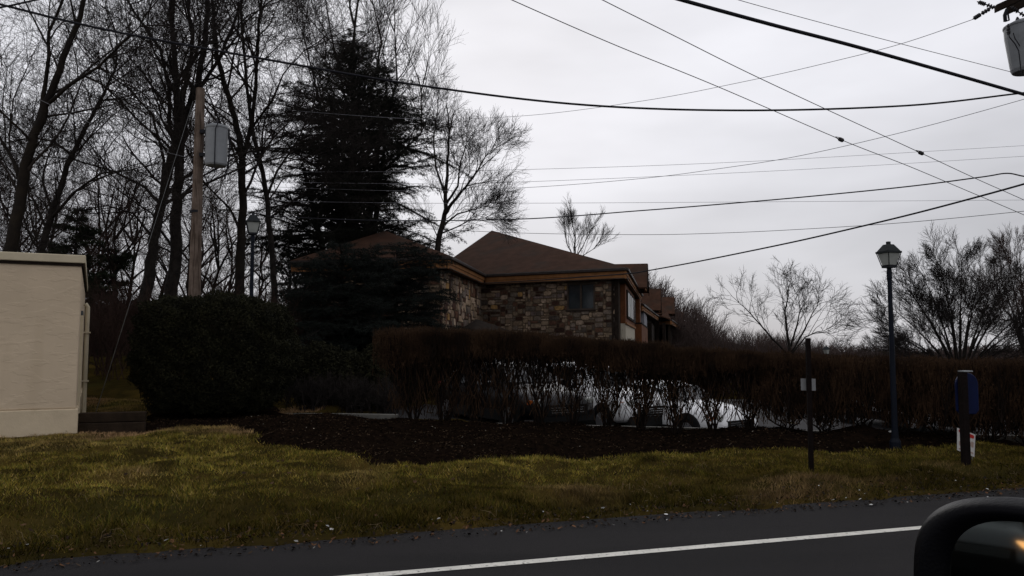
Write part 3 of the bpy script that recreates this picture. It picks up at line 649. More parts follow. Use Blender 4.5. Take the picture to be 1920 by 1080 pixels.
def conifer(name, label, base, H, prof, seed, nwh, m, trunk_r=.2, per=12, nl=.10, w=.012, extra_trunks=(), spacing=.22, jitter=.25, zmin=.06, asym=None, nb=(4, 7), slr=(-.1, .75), seg=.25, tw=1.0):
    R = random.Random(seed); rs2 = np.random.RandomState(seed); root = empty(name, base, label, 'tree'); base = Vector(base)
    mb = MB(); mb.tube([base + Vector((R.gauss(0, .03), R.gauss(0, .03), H * t)) for t in (0, .1, .25, .45, .65, .85, 1)], [trunk_r * (1.02 - t) + .01 for t in (0, .1, .25, .45, .65, .85, .99)], 9)
    for et in extra_trunks: mb.tube([base + Vector(q[:3]) for q in et], [q[3] for q in et], 8)
    mb.build('trunk', M['bark'], root, smooth=True)
    S = []; TP_, TD, TL = [], [], []
    for k in range(nwh):
        t = zmin + (1 - zmin) * k / nwh; z = H * t * .97; rad = prof(t)
        for b in range(max(2, int(R.randint(*nb) * min(1, .25 + rad / 3.2)))):
            a = R.uniform(0, 2 * math.pi); rr = rad * (R.uniform(1 - jitter * 1.3, 1.08) if R.random() < .93 else R.uniform(1.05, 1.2))
            q_ = mnoise.noise(Vector((math.cos(a) * 1.6, math.sin(a) * 1.4, t * 7 + seed))); rr *= 1 + 1.5 * min(0, max(-.45, q_ + .08)) + .25 * max(0, q_)
            if asym: rr *= asym(a, t)
            sl = R.uniform(*slr); p = base + Vector((0, 0, max(.3, z + R.uniform(-.4, .3) - sl * rr * .55))); d = Vector((math.cos(a), math.sin(a), sl + .4 * max(0, t - .6))).normalized()
            n = max(4, int(rr / seg)); st = rr / n; r0 = .012 + .014 * rr
            for i in range(n):
                d = (d + Vector((R.gauss(0, .09), R.gauss(0, .09), R.gauss(-.03, .05)))).normalized(); q = p + d * st
                S.append((*p, *q, r0 * (1 - i / n) + .004, r0 * (1 - (i + 1) / n) + .003)); 
                if i > n * .22 or rr < .8:
                    sd_ = Vector((-d.y, d.x, 0)).normalized()
                    for sgn in (-1, 1):
                        for rep in range(2):
                            ln = tw * (.22 + .55 * (1 - i / n)) * R.uniform(.5, 1.4) * min(1, .5 + rr / 3)
                            dd = (d * R.uniform(.4, 1) + sd_ * sgn * R.uniform(.5, 1) + Vector((0, 0, R.uniform(-.30, .12)))).normalized(); b0 = p.lerp(q, R.random())
                            S.append((*b0, *(b0 + dd * ln), .004, .002)); TP_.append(tuple(b0)); TD.append(tuple(dd)); TL.append(ln)
                            if ln > .3:
                                for j in range(3):
                                    b1 = b0 + dd * ln * R.uniform(.25, .9); d2 = (dd + Vector((R.gauss(0, .6), R.gauss(0, .6), R.gauss(0, .25) - .1))).normalized(); l2 = ln * R.uniform(.3, .5)
                                    TP_.append(tuple(b1)); TD.append(tuple(d2)); TL.append(l2)
                    TP_.append(tuple(p)); TD.append(tuple(d)); TL.append(st)
                p = q
    V, F = segmesh(np.array(S), 3); npmesh('limbs', V, F, M['bark'], root)
    V, F = needles(np.array(TP_), np.array(TD), np.array(TL), rs2, per, nl, w); npmesh('foliage', V, F, M[m], root)
    return root
CY = 36.8; cb = at(657, 600, CY); cbz = float(hbase(cb.x, cb.y)); Hc = at(650, 48, CY).z - cbz
def lerpk(ks, t):
    for (a, va), (b, vb) in zip(ks[:-1], ks[1:]):
        if t <= b: return va + (vb - va) * (t - a) / (b - a)
    return ks[-1][1]
CK = [(0, 4.2), (.34, 4.7), (.47, 5.1), (.65, 4.9), (.77, 4.15), (.84, 3.2), (.92, 1.9), (1, .3)]
conifer('conifer', 'tall dark broad conifer rising behind the low wing of the stone building', (cb.x, cb.y, cbz), Hc, lambda t: lerpk(CK, t), 41, 60, 'needle', .26, per=6, nl=.15, w=.0105, jitter=.44, zmin=.29, nb=(7, 11), slr=(-.25, .8), seg=.36, tw=1.45,
        extra_trunks=[[(.1, 0, .5, .26), (.5, -.1, 4, .23), (.9, .1, 8, .17), (1.4, .1, 12, .08)], [(-.1, 0, .4, .26), (-.5, .1, 4, .24), (-.6, .1, 8, .17), (-1.1, 0, 12.4, .07)], [(.2, .1, .4, .2), (.9, .1, 5, .16), (1.3, .1, 8.5, .10), (1.6, .1, 11.5, .03)], [(-.2, .1, .4, .2), (-1.3, .1, 5, .15), (-2.3, .1, 9, .08)]])
q = at(742, 600, 25.6); qz = gz(q.x, q.y)
conifer('cedar_tree', 'low spreading blue-green cedar layered in front of the wing of the stone building', (q.x, q.y, qz), at(735, 462, 25.6).z - qz, lambda t: 2.45 * (1 - .45 * t * t), 44, 38, 'needle_blue', .12, per=12, nl=.09, w=.007, jitter=.35, zmin=.12, nb=(6, 9), slr=(-.05, .22))
q = at(640, 600, 24.3); qz = gz(q.x, q.y)
conifer('cedar_tree', 'dark middle cedar hiding most of the wing of the stone building, between two lower ones', (q.x, q.y, qz), at(640, 462, 24.3).z - qz, lambda t: 2.5 * (1 - .45 * t * t), 47, 36, 'needle_blue', .14, per=13, nl=.09, w=.008, jitter=.35, zmin=.10, nb=(7, 10), slr=(-.1, .4))
q = at(572, 600, 26.5); qz = gz(q.x, q.y)
conifer('cedar_tree', 'smaller dark cedar between the clipped bush and the wing of the stone building', (q.x, q.y, qz), at(572, 520, 26.5).z - qz, lambda t: 1.7 * (1 - .4 * t * t), 45, 18, 'needle_blue', .10, per=11, nl=.09, w=.007, jitter=.35, zmin=.12, nb=(4, 6), slr=(-.05, .3))
pb = at(140, 500, 33); pz = float(hbase(pb.x, pb.y))
conifer('pine_tree', 'soft dark green pine behind the roof of the beige building', (pb.x, pb.y, pz), at(140, 385, 33).z - pz, lambda t: 1.9 * math.sin(math.pi * min(1, .25 + t * .8)) + .3, 42, 22, 'needle_pine', .16, per=14, nl=.16, w=.012, jitter=.3)
pb = at(215, 500, 36); pz = float(hbase(pb.x, pb.y))
conifer('pine_tree', 'second dark green evergreen low between the beige building and the twin-trunked tree', (pb.x, pb.y, pz), at(215, 450, 36).z - pz, lambda t: 1.8 * (1 - t) + .5, 43, 18, 'needle_pine', .14, per=12, nl=.16, w=.012, jitter=.3)
# dark evergreen shrub mass between the bush and the hedge
def blobshrub(name, label, c, rx, ry, H, seed, m, n=60000, cat='bush', shape=4.0, size=(.02, .045), fill=.75, z0=0.05):
    rs2 = np.random.RandomState(seed); c = Vector(c); root = empty(name, c, label, cat)
    # points near the surface of a superellipsoid, broken by noise
    u = rs2.normal(0, 1, (n, 3)); 
    k = (np.abs(u) ** shape).sum(1) ** (1 / shape); u /= k[:, None]
    nb = np.array([mnoise.noise(Vector(tuple(q * 3 + seed))) for q in u[:4000]]); 
    wob = 1 + .05 * np.sin(u[:, 0] * 7 + seed) * np.cos(u[:, 2] * 6) + .035 * np.sin(u[:, 1] * 13 + u[:, 0] * 11) + .03 * np.sin(u[:, 2] * 19 + u[:, 0] * 17)
    rad = (1 - rs2.rand(n) ** 1.6 * (1 - fill)) * wob * (1 + rs2.exponential(.012, n))
    P_ = np.stack([u[:, 0] * rx * rad, u[:, 1] * ry * rad, (u[:, 2] * rad + 1) * H / 2], 1)
    tp = sst(0, .35, P_[:, 2] / H); P_[:, 0] *= .84 + .16 * tp; P_[:, 1] *= .84 + .16 * tp
    k = P_[:, 2] > z0; P_ = P_[k]; u = u[k]; n = len(P_)
    a = rs2.normal(0, 1, (n, 3)) + u * .6; a /= np.linalg.norm(a, axis=1, keepdims=True); b = np.cross(a, rs2.normal(0, 1, (n, 3))); b /= np.linalg.norm(b, axis=1, keepdims=True)
    L = rs2.uniform(*size, n)[:, None]; P_ = P_ + np.array(c)
    V = np.stack([P_ - a * L * .5, P_ + b * L * .3, P_ + a * L * .6, P_ - b * L * .3], 1).reshape(-1, 3)
    npmesh('foliage', V, np.arange(len(V)).reshape(-1, 4), M[m], root)
    # woody core that closes the middle
    mb = MB(); R = random.Random(seed)
    for i in range(14):
        a_ = R.uniform(0, 6.28); q = Vector((math.cos(a_) * rx * .7, math.sin(a_) * ry * .7, H * R.uniform(.6, .85))); mb.tube([c, c + q * .4 + Vector((0, 0, H * .1)), c + q], [.05, .035, .012], 6)
    mb.build('stems', M['bark'], root)
    return root
bc = at(408, 700, 17.3); bz = gz(bc.x, bc.y)
blobshrub('clipped_bush', 'large boxy clipped evergreen bush with a rounded top beside the wooden pole', (bc.x, bc.y, bz - .05), 1.50, 1.35, at(404, 556, 16.6).z - bz + .05, 7, 'box', 150000, shape=4.2, size=(.03, .06), fill=.8)
q = at(655, 700, 21.5); blobshrub('evergreen_shrub', 'dark shaggy evergreen shrub under the cedars', (q.x, q.y, 0), 1.15, .9, 1.45, 8, 'box', 20000, shape=2.3, size=(.05, .11), fill=.5)
q = at(600, 700, 20.6); blobshrub('evergreen_shrub', 'low dark evergreen shrub right beside the big clipped bush', (q.x, q.y, 0), .75, .6, 1.7, 9, 'box', 12000, shape=2.2, size=(.04, .09), fill=.5)
q = at(745, 700, 22.0); blobshrub('evergreen_shrub', 'dark evergreen shrub before the stone wall behind the left end of the hedge', (q.x, q.y, 0), 1.0, .8, 1.9, 10, 'box', 16000, shape=2.2, size=(.04, .09), fill=.5)
# ---------------------------------------------------------------- hedge of bare shrubs
def hedge_variant(seed, H, dense_from, W=.5, depth=.5):
    R = random.Random(seed); rs2 = np.random.RandomState(seed); S = []; T = []
    n = R.randint(13, 17)
    ends = []
    for i in range(n):
        a = 2 * math.pi * i / n + R.uniform(-.4, .4); x, y, z = math.cos(a) * .06, math.sin(a) * .06, -.03
        tx, ty = math.cos(a) * W * R.uniform(.3, 1.1), math.sin(a) * depth * R.uniform(.5, 1); r = R.uniform(.008, .016); k = 6
        for j in range(k):
            f = (j + 1) / k; g_ = f ** .8
            nx = tx * g_ + R.gauss(0, .035); ny = ty * g_ + R.gauss(0, .035); nz_ = dense_from * f * 1.02 + R.gauss(0, .01)
            S.append((x, y, z, nx, ny, nz_, r * (1 - .1 * j), r * (1 - .1 * (j + 1)))); x, y, z = nx, ny, nz_
            if j >= 1:
                for _ in range(2 if j > 1 else 1): ends.append((x, y, z, R.uniform(-.8, .8), R.uniform(-.7, .7), 1.0, r * .5))
        ends.append((x, y, z, R.uniform(-.2, .2), R.uniform(-.2, .2), 1, r * .6)); ends.append((x, y, z, R.uniform(-.5, .5), R.uniform(-.5, .5), 1, r * .6))
    for (x, y, z, dx, dy, dz, r) in ends:
        L = max(.1, H - z) ; k = 5
        for j in range(k):
            nx = x + dx * L / k * .45 + R.gauss(0, .022); ny = y + dy * L / k * .4 + R.gauss(0, .022); nz_ = z + L / k * R.uniform(.7, 1)
            nx = max(-W * 1.05, min(W * 1.05, nx)); ny = max(-depth, min(depth, ny))
            S.append((x, y, z, nx, ny, min(nz_, H), r * (1 - .12 * j), r * (1 - .12 * (j + 1)))); x, y, z = nx, ny, min(nz_, H)
            if R.random() < .8:
                l = R.uniform(.12, .3); S.append((x, y, z, x + R.uniform(-.5, .5) * l, y + R.uniform(-.5, .5) * l, min(H, z + l), r * .4, .002))
    # clipped dense top: upright twigs
    nt = 4200
    X = rs2.uniform(-W * 1.08, W * 1.08, nt); Yv = rs2.uniform(-depth, depth, nt) ; Z = dense_from + (H - dense_from) * rs2.rand(nt) ** .8 - .05 * rs2.rand(nt)
    l = rs2.uniform(.06, .22, nt); hump = H + .05 * np.cos(X * 3.1 / W * .5) + .03 * np.sin(X * 9 + seed) - .02; top = np.minimum(Z + l, hump + rs2.normal(0, .028, nt)); Z = top - l
    t = np.stack([X, Yv, Z, X + rs2.normal(0, .03, nt), Yv + rs2.normal(0, .03, nt), top, np.full(nt, .0038), np.full(nt, .002)], 1)
    # sparse ones crossing the open part below, and stray shoots above the clipped top
    nw = 290; X = rs2.normal(0, W * .62, nw); Yw = rs2.uniform(-depth, depth, nw) * .9; Zw = rs2.uniform(.12, dense_from + .1, nw); lw = rs2.uniform(.12, .42, nw)
    t2 = np.stack([X * (.45 + .55 * Zw / dense_from), Yw, Zw, X * (.45 + .55 * Zw / dense_from) + rs2.normal(0, .35, nw) * lw, Yw + rs2.normal(0, .3, nw) * lw, Zw + lw, rs2.uniform(.003, .008, nw), rs2.uniform(.002, .005, nw)], 1)
    ns = 60; X = rs2.uniform(-W, W, ns); Yw = rs2.uniform(-depth, depth, ns); t3 = np.stack([X, Yw, np.full(ns, H - .12), X + rs2.normal(0, .025, ns), Yw + rs2.normal(0, .025, ns), H + rs2.exponential(.035, ns), np.full(ns, .004), np.full(ns, .002)], 1)
    t = np.concatenate([t, t2, t3])
    V1, F1 = segmesh(np.array(S), 4); V2, F2 = segmesh(t, 3)
    # small dead leaves
    nl = 3000
    X = rs2.uniform(-W * 1.08, W * 1.08, nl); Yv = rs2.uniform(-depth * .95, depth * .95, nl); Z = dense_from + (H - dense_from - .03) * rs2.rand(nl) ** .75 + rs2.normal(0, .05, nl) ; Z = np.minimum(Z, H - .05)
    a = rs2.normal(0, 1, (nl, 3)); a[:, 2] += .8; a /= np.linalg.norm(a, axis=1, keepdims=True); b = np.cross(a, rs2.normal(0, 1, (nl, 3))); b /= np.linalg.norm(b, axis=1, keepdims=True)
    Lf = rs2.uniform(.018, .036, nl)[:, None]; Pn = np.stack([X, Yv, Z], 1)
    V3 = np.stack([Pn - a * Lf, Pn + b * Lf * .35, Pn + a * Lf, Pn - b * Lf * .35], 1).reshape(-1, 3)
    V2 = np.concatenate([V2, V3]); F2 = np.concatenate([F2, np.arange(len(V3)).reshape(-1, 4) + len(V2) - len(V3)])
    return V1, F1, V2, F2
def top_y(px):
    pr = [(680, 622), (740, 618), (900, 621), (1000, 628), (1150, 640), (1280, 655), (1400, 662), (1500, 668), (1700, 675), (1900, 681), (2600, 690)]
    for (a, ya), (b, yb) in zip(pr[:-1], pr[1:]):
        if px <= b: return ya + (yb - ya) * (px - a) / (b - a)
    return 690
def proj(p):
    d = Vector(p) - Vector((0, 0, CZ)); zc_ = d.y * cp + d.z * sp; yc = -d.y * sp + d.z * cp; return 960 + FPX * d.x / zc_, 540 - FPX * yc / zc_
HV = {}
step = .62; ang = math.atan2(HDIR.y, HDIR.x)
for i in range(27):
    p = HL + HDIR * (i * step) + HNRM * (.03 * math.sin(i * 2.3)); p.z = gz(p.x, p.y) - .02; px, _ = proj((p.x, p.y, 1.4))
    zt = at(px, top_y(px), p.y - .3).z; H = zt - p.z
    left = i * step < 6.6; df = (1.24 if i * step < 3.4 else 1.05) if left else (.40 if i % 3 else .30)
    if i == 0: df = 1.05
    Hq = round(H / .06) * .06; key = (round(Hq, 2), round(df, 2), i % 2)
    if i == 0: lab = 'end shrub of the bare clipped hedge, bushing out left over its trunk'; gr = 'shrubs of the clipped hedge'
    elif left: lab = 'open-stemmed bare shrub of the clipped hedge, white cars showing through its stems'; gr = 'shrubs of the clipped hedge before the white cars'
    else: lab = 'leafy-topped dark shrub of the clipped hedge right of the white cars'; gr = 'shrubs of the clipped hedge right of the cars'
    r = empty('hedge_shrub', p, lab, 'shrub', gr)
    if key not in HV:
        V1, F1, V2, F2 = hedge_variant(500 + i, Hq, df, W=.5 if i else .62, depth=.48)
        HV[key] = (npmesh('stems', V1, F1, M['hedge_stem']), npmesh('twigs', V2, F2, M['hedge_twig'])); a, b = HV[key]
    else:
        a, b = (q.copy() for q in HV[key]); COL.objects.link(a); COL.objects.link(b)
    a.parent = r; b.parent = r; a.location = b.location = (0, 0, 0); r.rotation_euler = (0, 0, ang + (math.pi if (i * 7) % 5 < 2 else 0))
# ---------------------------------------------------------------- stone building
ZE = 4.85
A = atz(842, 479, ZE); B = atz(909, 514, ZE); C = atz(1174, 501, ZE); W_ = atz(545, 489, ZE)
D1 = atz(1203, 552, ZE)
f = (A - W_).normalized(); s_ = (B - A).normalized(); m_ = (C - B).normalized(); e_ = (D1 - C).normalized()
UP = Vector((0, 0, 1))
mback = Vector((-m_.y, m_.x, 0)); fback = Vector((-f.y, f.x, 0))
wA = A - f * .45 + s_ * .45; wB = B - f * .42 + mback * .45; wC = C - m_ * .42 + e_ * .45; wW = W_ + f * .45 + s_ * .45
bld = empty('stone_building', (wC.x, wC.y, -.5), 'long fieldstone building with brown hipped shingle roofs and orange-brown fascia behind the hedge', 'building')
PAL = [(.17, .135, .10), (.22, .18, .135), (.13, .105, .08), (.15, .13, .115), (.030, .016, .012), (.045, .024, .018), (.085, .048, .034), (.20, .165, .135), (.30, .25, .20), (.10, .09, .08), (.065, .057, .052), (.25, .165, .07), (.12, .10, .10)]
WGT = [12, 10, 10, 9, 8, 7, 6, 8, 5, 7, 5, 1.2, 4]
def onwall(px, py, P0, u):
    r = ray(px, py); n = Vector((-u.y, u.x, 0)); k = (P0 - Vector((0, 0, CZ))).dot(n) / r.dot(n); q = Vector((0, 0, CZ)) + r * k
    return (Vector((q.x, q.y, 0)) - Vector((P0.x, P0.y, 0))).dot(u), q.z
def stonewall(name, P0, P1, z0, z1, parent, seed, holes=(), cw=.155, ch=.12, tall=False, bright=1.0, maxw=4):
    R = random.Random(seed); P0 = Vector((P0.x, P0.y, 0)); P1 = Vector((P1.x, P1.y, 0)); u = (P1 - P0).normalized(); L = (P1 - P0).length; n = Vector((u.y, -u.x, 0))
    nx = int(L / cw); nz_ = int((z1 - z0) / ch); cw = L / nx; ch = (z1 - z0) / nz_
    occ = [[False] * nx for _ in range(nz_)]; V = []; F = []; Cc = []
    for hx0, hx1, hz0, hz1 in holes:
        for j in range(nz_):
            for i in range(nx):
                if hx0 < (i + .5) * cw < hx1 and hz0 < z0 + (j + .5) * ch < hz1: occ[j][i] = True
    for j in range(nz_):
        for i in range(nx):
            if occ[j][i]: continue
            if tall: w = R.choice([1, 1, 2, 2]); h = R.choice([1, 2, 2, 3])
            else: w = R.choice([1, 2, 2, 3, 3, maxw]); h = R.choice([1, 1, 2, 2, 2]) if w > 1 else R.choice([1, 2, 2])
            w = min(w, nx - i); h = min(h, nz_ - j)
            while w > 1 and any(occ[j][i + q] for q in range(w)): w -= 1
            while h > 1 and any(occ[j + k][i + q] for k in range(h) for q in range(w)): h -= 1
            for k in range(h):
                for q in range(w): occ[j + k][i + q] = True
            x0, x1, a0, a1 = i * cw, (i + w) * cw, z0 + j * ch, z0 + (j + h) * ch; g_ = .008; jt = .020
            c4 = [(x0 + g_, a0 + g_), (x1 - g_, a0 + g_), (x1 - g_, a1 - g_), (x0 + g_, a1 - g_)]
            c4 = [(x + R.uniform(-jt, jt * .4) * (1 if k in (1, 2) else -1), z + R.uniform(-jt, jt * .4) * (1 if k > 1 else -1)) for k, (x, z) in enumerate(c4)]
            cx = sum(x for x, _ in c4) / 4; cz = sum(z for _, z in c4) / 4; dep = R.uniform(.02, .05); o = len(V)
            # an octagonal outline so the corners read as rounded
            oc = []
            for k in range(4):
                (xa, za), (xb, zb) = c4[k], c4[(k + 1) % 4]; ta = R.uniform(.12, .25); tb = R.uniform(.75, .88); oc += [(xa + (xb - xa) * ta, za + (zb - za) * ta), (xa + (xb - xa) * tb, za + (zb - za) * tb)]
            for (x, z), dd in [(q, .0) for q in oc] + [((cx + (x - cx) * .93, cz + (z - cz) * .92), dep * R.uniform(.75, 1.2)) for x, z in oc]:
                V.append(tuple(P0 + u * x + n * dd + UP * z))
            F += [(o + k, o + (k + 1) % 8, o + 8 + (k + 1) % 8, o + 8 + k) for k in range(8)] ; F8 = tuple(o + 8 + k for k in range(8)); F.append(F8)
            col = R.choices(PAL, WGT)[0]; col = (col[0] * .98, col[1] * .87, col[2] * .77); br = R.uniform(.8, 1.2) * bright; Cc += [tuple(c * br for c in col)] * 16
    me = bpy.data.meshes.new(name); me.from_pydata(V, [], F); me.materials.append(M['stone']); me.materials.append(M['mortar'])
    at_ = me.color_attributes.new('col', 'FLOAT_COLOR', 'POINT'); at_.data.foreach_set('color', np.concatenate([np.array(Cc, np.float32), np.ones((len(Cc), 1), np.float32)], 1).ravel())
    o = bpy.data.objects.new(name, me); COL.objects.link(o); setp(o, parent)
    return u, n
def backwall(mb, P0, P1, z0, z1, holes=(), th=.25, proud=.008):
    P0 = Vector((P0.x, P0.y, 0)); P1 = Vector((P1.x, P1.y, 0)); u = (P1 - P0).normalized(); L = (P1 - P0).length; n = Vector((u.y, -u.x, 0))
    xs_ = sorted({0, L, *[h for q in holes for h in q[:2]]}); zs = sorted({z0, z1, *[h for q in holes for h in q[2:]]})
    for xa, xb in zip(xs_[:-1], xs_[1:]):
        for za, zb in zip(zs[:-1], zs[1:]):
            if any(h[0] <= xa and xb <= h[1] and h[2] <= za and zb <= h[3] for h in holes): continue
            mb.box(P0 + u * (xa + xb) / 2 + UP * (za + zb) / 2 - n * (th / 2 - proud), (xb - xa, th, zb - za), u)
Z0 = -1.0; ZW = ZE - .40
um = (wC - wB); um.z = 0; um.normalize()
wx0, wz1 = onwall(1063, 532, wB, um); wx1, wz0 = onwall(1116, 581, wB, um)
hole = (wx0, wx1, wz0, wz1)
mbw = MB(); backwall(mbw, wB, wC, Z0, ZW, [hole]); us = (wB - wA); us.z = 0; us.normalize()
backwall(mbw, wA + us * .004, wB, Z0, ZW); backwall(mbw, wW, wA, Z0, ZW)
stonewall('stone_facing', wB, wC, Z0, ZW, bld, 21, [hole], cw=.125, ch=.105, bright=.98)
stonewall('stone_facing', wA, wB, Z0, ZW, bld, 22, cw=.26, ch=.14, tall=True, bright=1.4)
stonewall('stone_facing', wW, wA, Z0, ZW, bld, 23, cw=.2, ch=.15)
mbw.build('wall', M['mortar'], bld)
# front window
nm = Vector((um.y, -um.x, 0)); wc0 = Vector((wB.x, wB.y, 0))
fr = MB(); W0, W1, Zb, Zt = wx0, wx1, wz0, wz1; bw = .07
def wbox(mb, x0, x1, z0, z1, d0, d1): mb.box(wc0 + um * (x0 + x1) / 2 + UP * (z0 + z1) / 2 + nm * (d0 + d1) / 2, (x1 - x0, d1 - d0, z1 - z0), um)
xm = (W0 + W1) / 2
for a in ((W0, W1, Zt - bw, Zt), (W0, W1, Zb, Zb + bw), (W0, W0 + bw, Zb + bw, Zt - bw), (W1 - bw, W1, Zb + bw, Zt - bw), (xm - .04, xm + .04, Zb + bw, Zt - bw)): wbox(fr, *a, -.08, .02)
win = fr.build('window', M['soffit'], bld)
gl = MB(); wbox(gl, W0 + bw, xm - .04, Zb + bw, Zt - bw, -.06, -.05); gl.build('pane', M['glass_dark'], win)
gl = MB(); wbox(gl, xm + .04, W1 - bw, Zb + bw, Zt - bw, -.06, -.05); gl.build('pane', M['glass_dark'], win)
gl = MB(); wbox(gl, W0 - .05, W1 + .05, Zb - .06, Zb, -.05, .05); gl.build('sill', M['wood_dark'], win)
# roofs
apex = at(922, 432, 43.0); wap = at(722, 433, 33.5)
def roofpoly(mb, pts, th=.10):
    n = (pts[1] - pts[0]).cross(pts[2] - pts[0]).normalized()
    if n.z < 0: pts = pts[::-1]; n = -n
    mb.prism(pts, -n * th)
E1 = Vector((0, 0, .03))
rb = MB(); ridge = apex + e_ * 22
Bl = B - m_ * 3.2
roofpoly(rb, [Bl, C, apex]); roofpoly(rb, [C, C + e_ * (D1 - C).length, ridge, apex]); roofpoly(rb, [Bl, apex, ridge, Bl + e_ * 30])
rb.build('roof', M['shingle'], bld)
rb = MB(); wl_back = W_ + s_ * 4.5; wr_back = B + s_ * 2; wridge = wap + s_ * 2.2; lift = Vector((0, 0, .012))
roofpoly(rb, [W_ + lift, A + lift, wap + lift]); roofpoly(rb, [A + lift, wr_back + lift, wridge + lift, wap + lift]); roofpoly(rb, [W_ + lift, wap + lift, wridge + lift, wl_back + lift])
rb.build('roof', M['shingle'], bld)
fb = MB(); gb = MB(); sb = MB()
def eave(p, q, inset=.45, ext=0):
    d = (q - p).normalized(); n = Vector((d.y, -d.x, 0)); c = (p + q) / 2; L = (q - p).length + ext
    fb.box(c - UP * .30 - n * .05, (L, .05, .34), d); fb.box(c - UP * .22 - n * .015, (L - .01, .04, .14), d)
    gb.box(c - UP * .08 + n * .04, (L + .05, .13, .12), d)
    sb.box(c - UP * .445 - n * (inset / 2 + .03), (L - .06, inset + .1, .03), d)
eave(A, B, ext=-.05); eave(B, C, ext=-.03); eave(W_, A, ext=-.03); eave(C, D1, ext=-.02)
# corner trim board of the front facade
cbm = MB(); cbm.box(Vector((wC.x, wC.y, (Z0 + ZW) / 2)) + nm * .03 - um * .02, (.16, .12, ZW - Z0 - .02), um); cbm.build('corner_board', M['wood_dark'], bld)
# stepped sections going back along the right side
ez = Vector((e_.x, e_.y, 0)).normalized(); eo = Vector((ez.y, -ez.x, 0))   # eo points out to the right
wall_s = Vector((wC.x, wC.y, 0))
sw = MB(); backwall(sw, wC, wC + ez * 18.0, Z0, ZW - .02); 
S2a = atz(1205, 569, 4.3); S2b = atz(1236, 593, 4.3); S3a = atz(1258, 598, 4.0); S3b = atz(1280, 614, 4.0)
for p, q in ((S2a, S2b), (S3a, S3b)):
    d = (q - p).normalized(); n = Vector((d.y, -d.x, 0)); eave(p, q); backwall(sw, p - n * .5, q - n * .5, -3, p.z - .35)
d = (S3a - S2b); d.z = 0; pS = Vector((S2b.x, S2b.y, S3a.z)); eave(pS, S3a); 
ufr = (S3a - pS).normalized(); backwall(sw, pS + ez * .5, S3a + ez * .5 - ufr * .5, -3, 3.6)
sw.build('wall', M['wood_dark'], bld)
rb = MB()
for p, q in ((S2a, S2b), (S3a, S3b)):
    inn = Vector((-(q - p).y, (q - p).x, 0)).normalized(); roofpoly(rb, [p, q, q + inn * 6 + UP * 2.2, p + inn * 6 + UP * 2.2])
roofpoly(rb, [pS, S3a, (S3a + pS) / 2 + ez * 2 + UP * 1.0])
rb.build('roof', M['shingle'], bld)
fb.build('fascia', M['fascia'], bld); gb.build('gutter', M['gutter'], bld, bevel=.02); sb.build('soffit', M['soffit'], bld)
def dormer(peak, hw, hh, depth, dirv, out):
    """cross gable: ridge end at peak, running inwards"""
    b0 = peak - dirv * hw - UP * hh; b1 = peak + dirv * hw - UP * hh; inn = -out * depth
    r = MB(); 
    for bb in (b0, b1):
        roofpoly(r, [peak + out * .12, bb + out * .12, bb + inn, peak + inn], .09)
    rr_ = r.build('dormer', M['shingle'], bld)
    g = MB(); g.prism([peak - UP * .12, b0 + dirv * .12 + UP * .0, b1 - dirv * .12], -out * .1); g.build('gable', M['fascia'], rr_)
    t = MB()
    for bb in (b0, b1): 
        dd = bb - peak; t.box((peak + bb) / 2 + out * .13 - UP * .12, (dd.length, .04, .18), dd, ay=out)
    t.build('barge_board', M['wood_dark'], rr_)
dormer(at(1210, 494, 44), 1.9, 1.45, 5, ez, eo); dormer(at(1236, 541, 62), 1.9, 1.75, 5, ez, eo); dormer(at(1262, 557, 74), 1.9, 1.6, 6, ez, eo); dormer(at(1280, 585, 92), 1.8, 1.6, 6, ez, eo)
# bay with window band
def side_box(name, px0, Ya, px1, zt, zb, m, depth=1.6, parent=bld):
    """box whose near outer vertical edge stands at px0, depth Ya; runs back to px1"""
    p = at(px0, 600, Ya); p.z = 0; r = ray(px1, 600); r.z = 0
    # intersect p + ez*t with the ray
    t = (p.x * r.y - p.y * r.x) / (ez.y * r.x - ez.x * r.y); q = p + ez * t
    mb = MB(); mb.box((p + q) / 2 - eo * depth / 2 + UP * (zt + zb) / 2, (t, depth, zt - zb), ez); return mb.build(name, m, parent), p, t
z1 = at(1173, 606, 35).z
bay, bp, bt = side_box('bay', 1173, 35, 1190, ZW - .05, z1, M['wood_orange'])
bayb, _, _ = side_box('bay_panel', 1173, 35, 1190.2, z1 - .01, -1, M['cream'], 1.62)
wb_ = MB(); wb_.box(bp + ez * bt * .53 + eo * .03 + UP * (z1 + .25 + ZW - .3) / 2, (bt * .9, .06, ZW - .55 - z1), ez); bwn = wb_.build('window', M['wood_dark'], bld)
for k in range(4):
    p_ = MB(); p_.box(bp + ez * bt * (.20 + .2 * k) + eo * .065 + UP * (z1 + .25 + ZW - .3) / 2, (bt * .13, .012, ZW - .75 - z1), ez); p_.build('pane', M['blind'] if k < 3 else M['glass_dark'], bwn)
tb = MB(); tb.box(bp + ez * bt * .5 + eo * .03 + UP * z1, (bt + .05, .08, .10), ez); tb.build('bay_trim', M['fascia'], bld)
z2 = at(1203, 608, 44).z
side_box('balcony', 1203, 44, 1214, z2, -1, M['wood_orange'], 1.3)
br_, q_, t_ = side_box('balcony_rail', 1203.5, 44, 1214.5, z2 + .10, z2 + .01, M['wood_dark'], 1.4)
side_box('porch_post', 1200, 46, 1201.5, ZW - .1, -1, M['wood_orange'], .3)
side_box('side_panel', 1208, 52, 1213, 3.9, -1, M['cable_far'], 1.0); side_box('side_panel', 1222, 60, 1228, 3.4, -1, M['wood_dark'], 1.0)
side_box('side_post', 1244, 74, 1245, 3.4, -2, M['cream'], .3); side_box('side_post', 1250, 76, 1251, 3.4, -2, M['concrete'], .3)
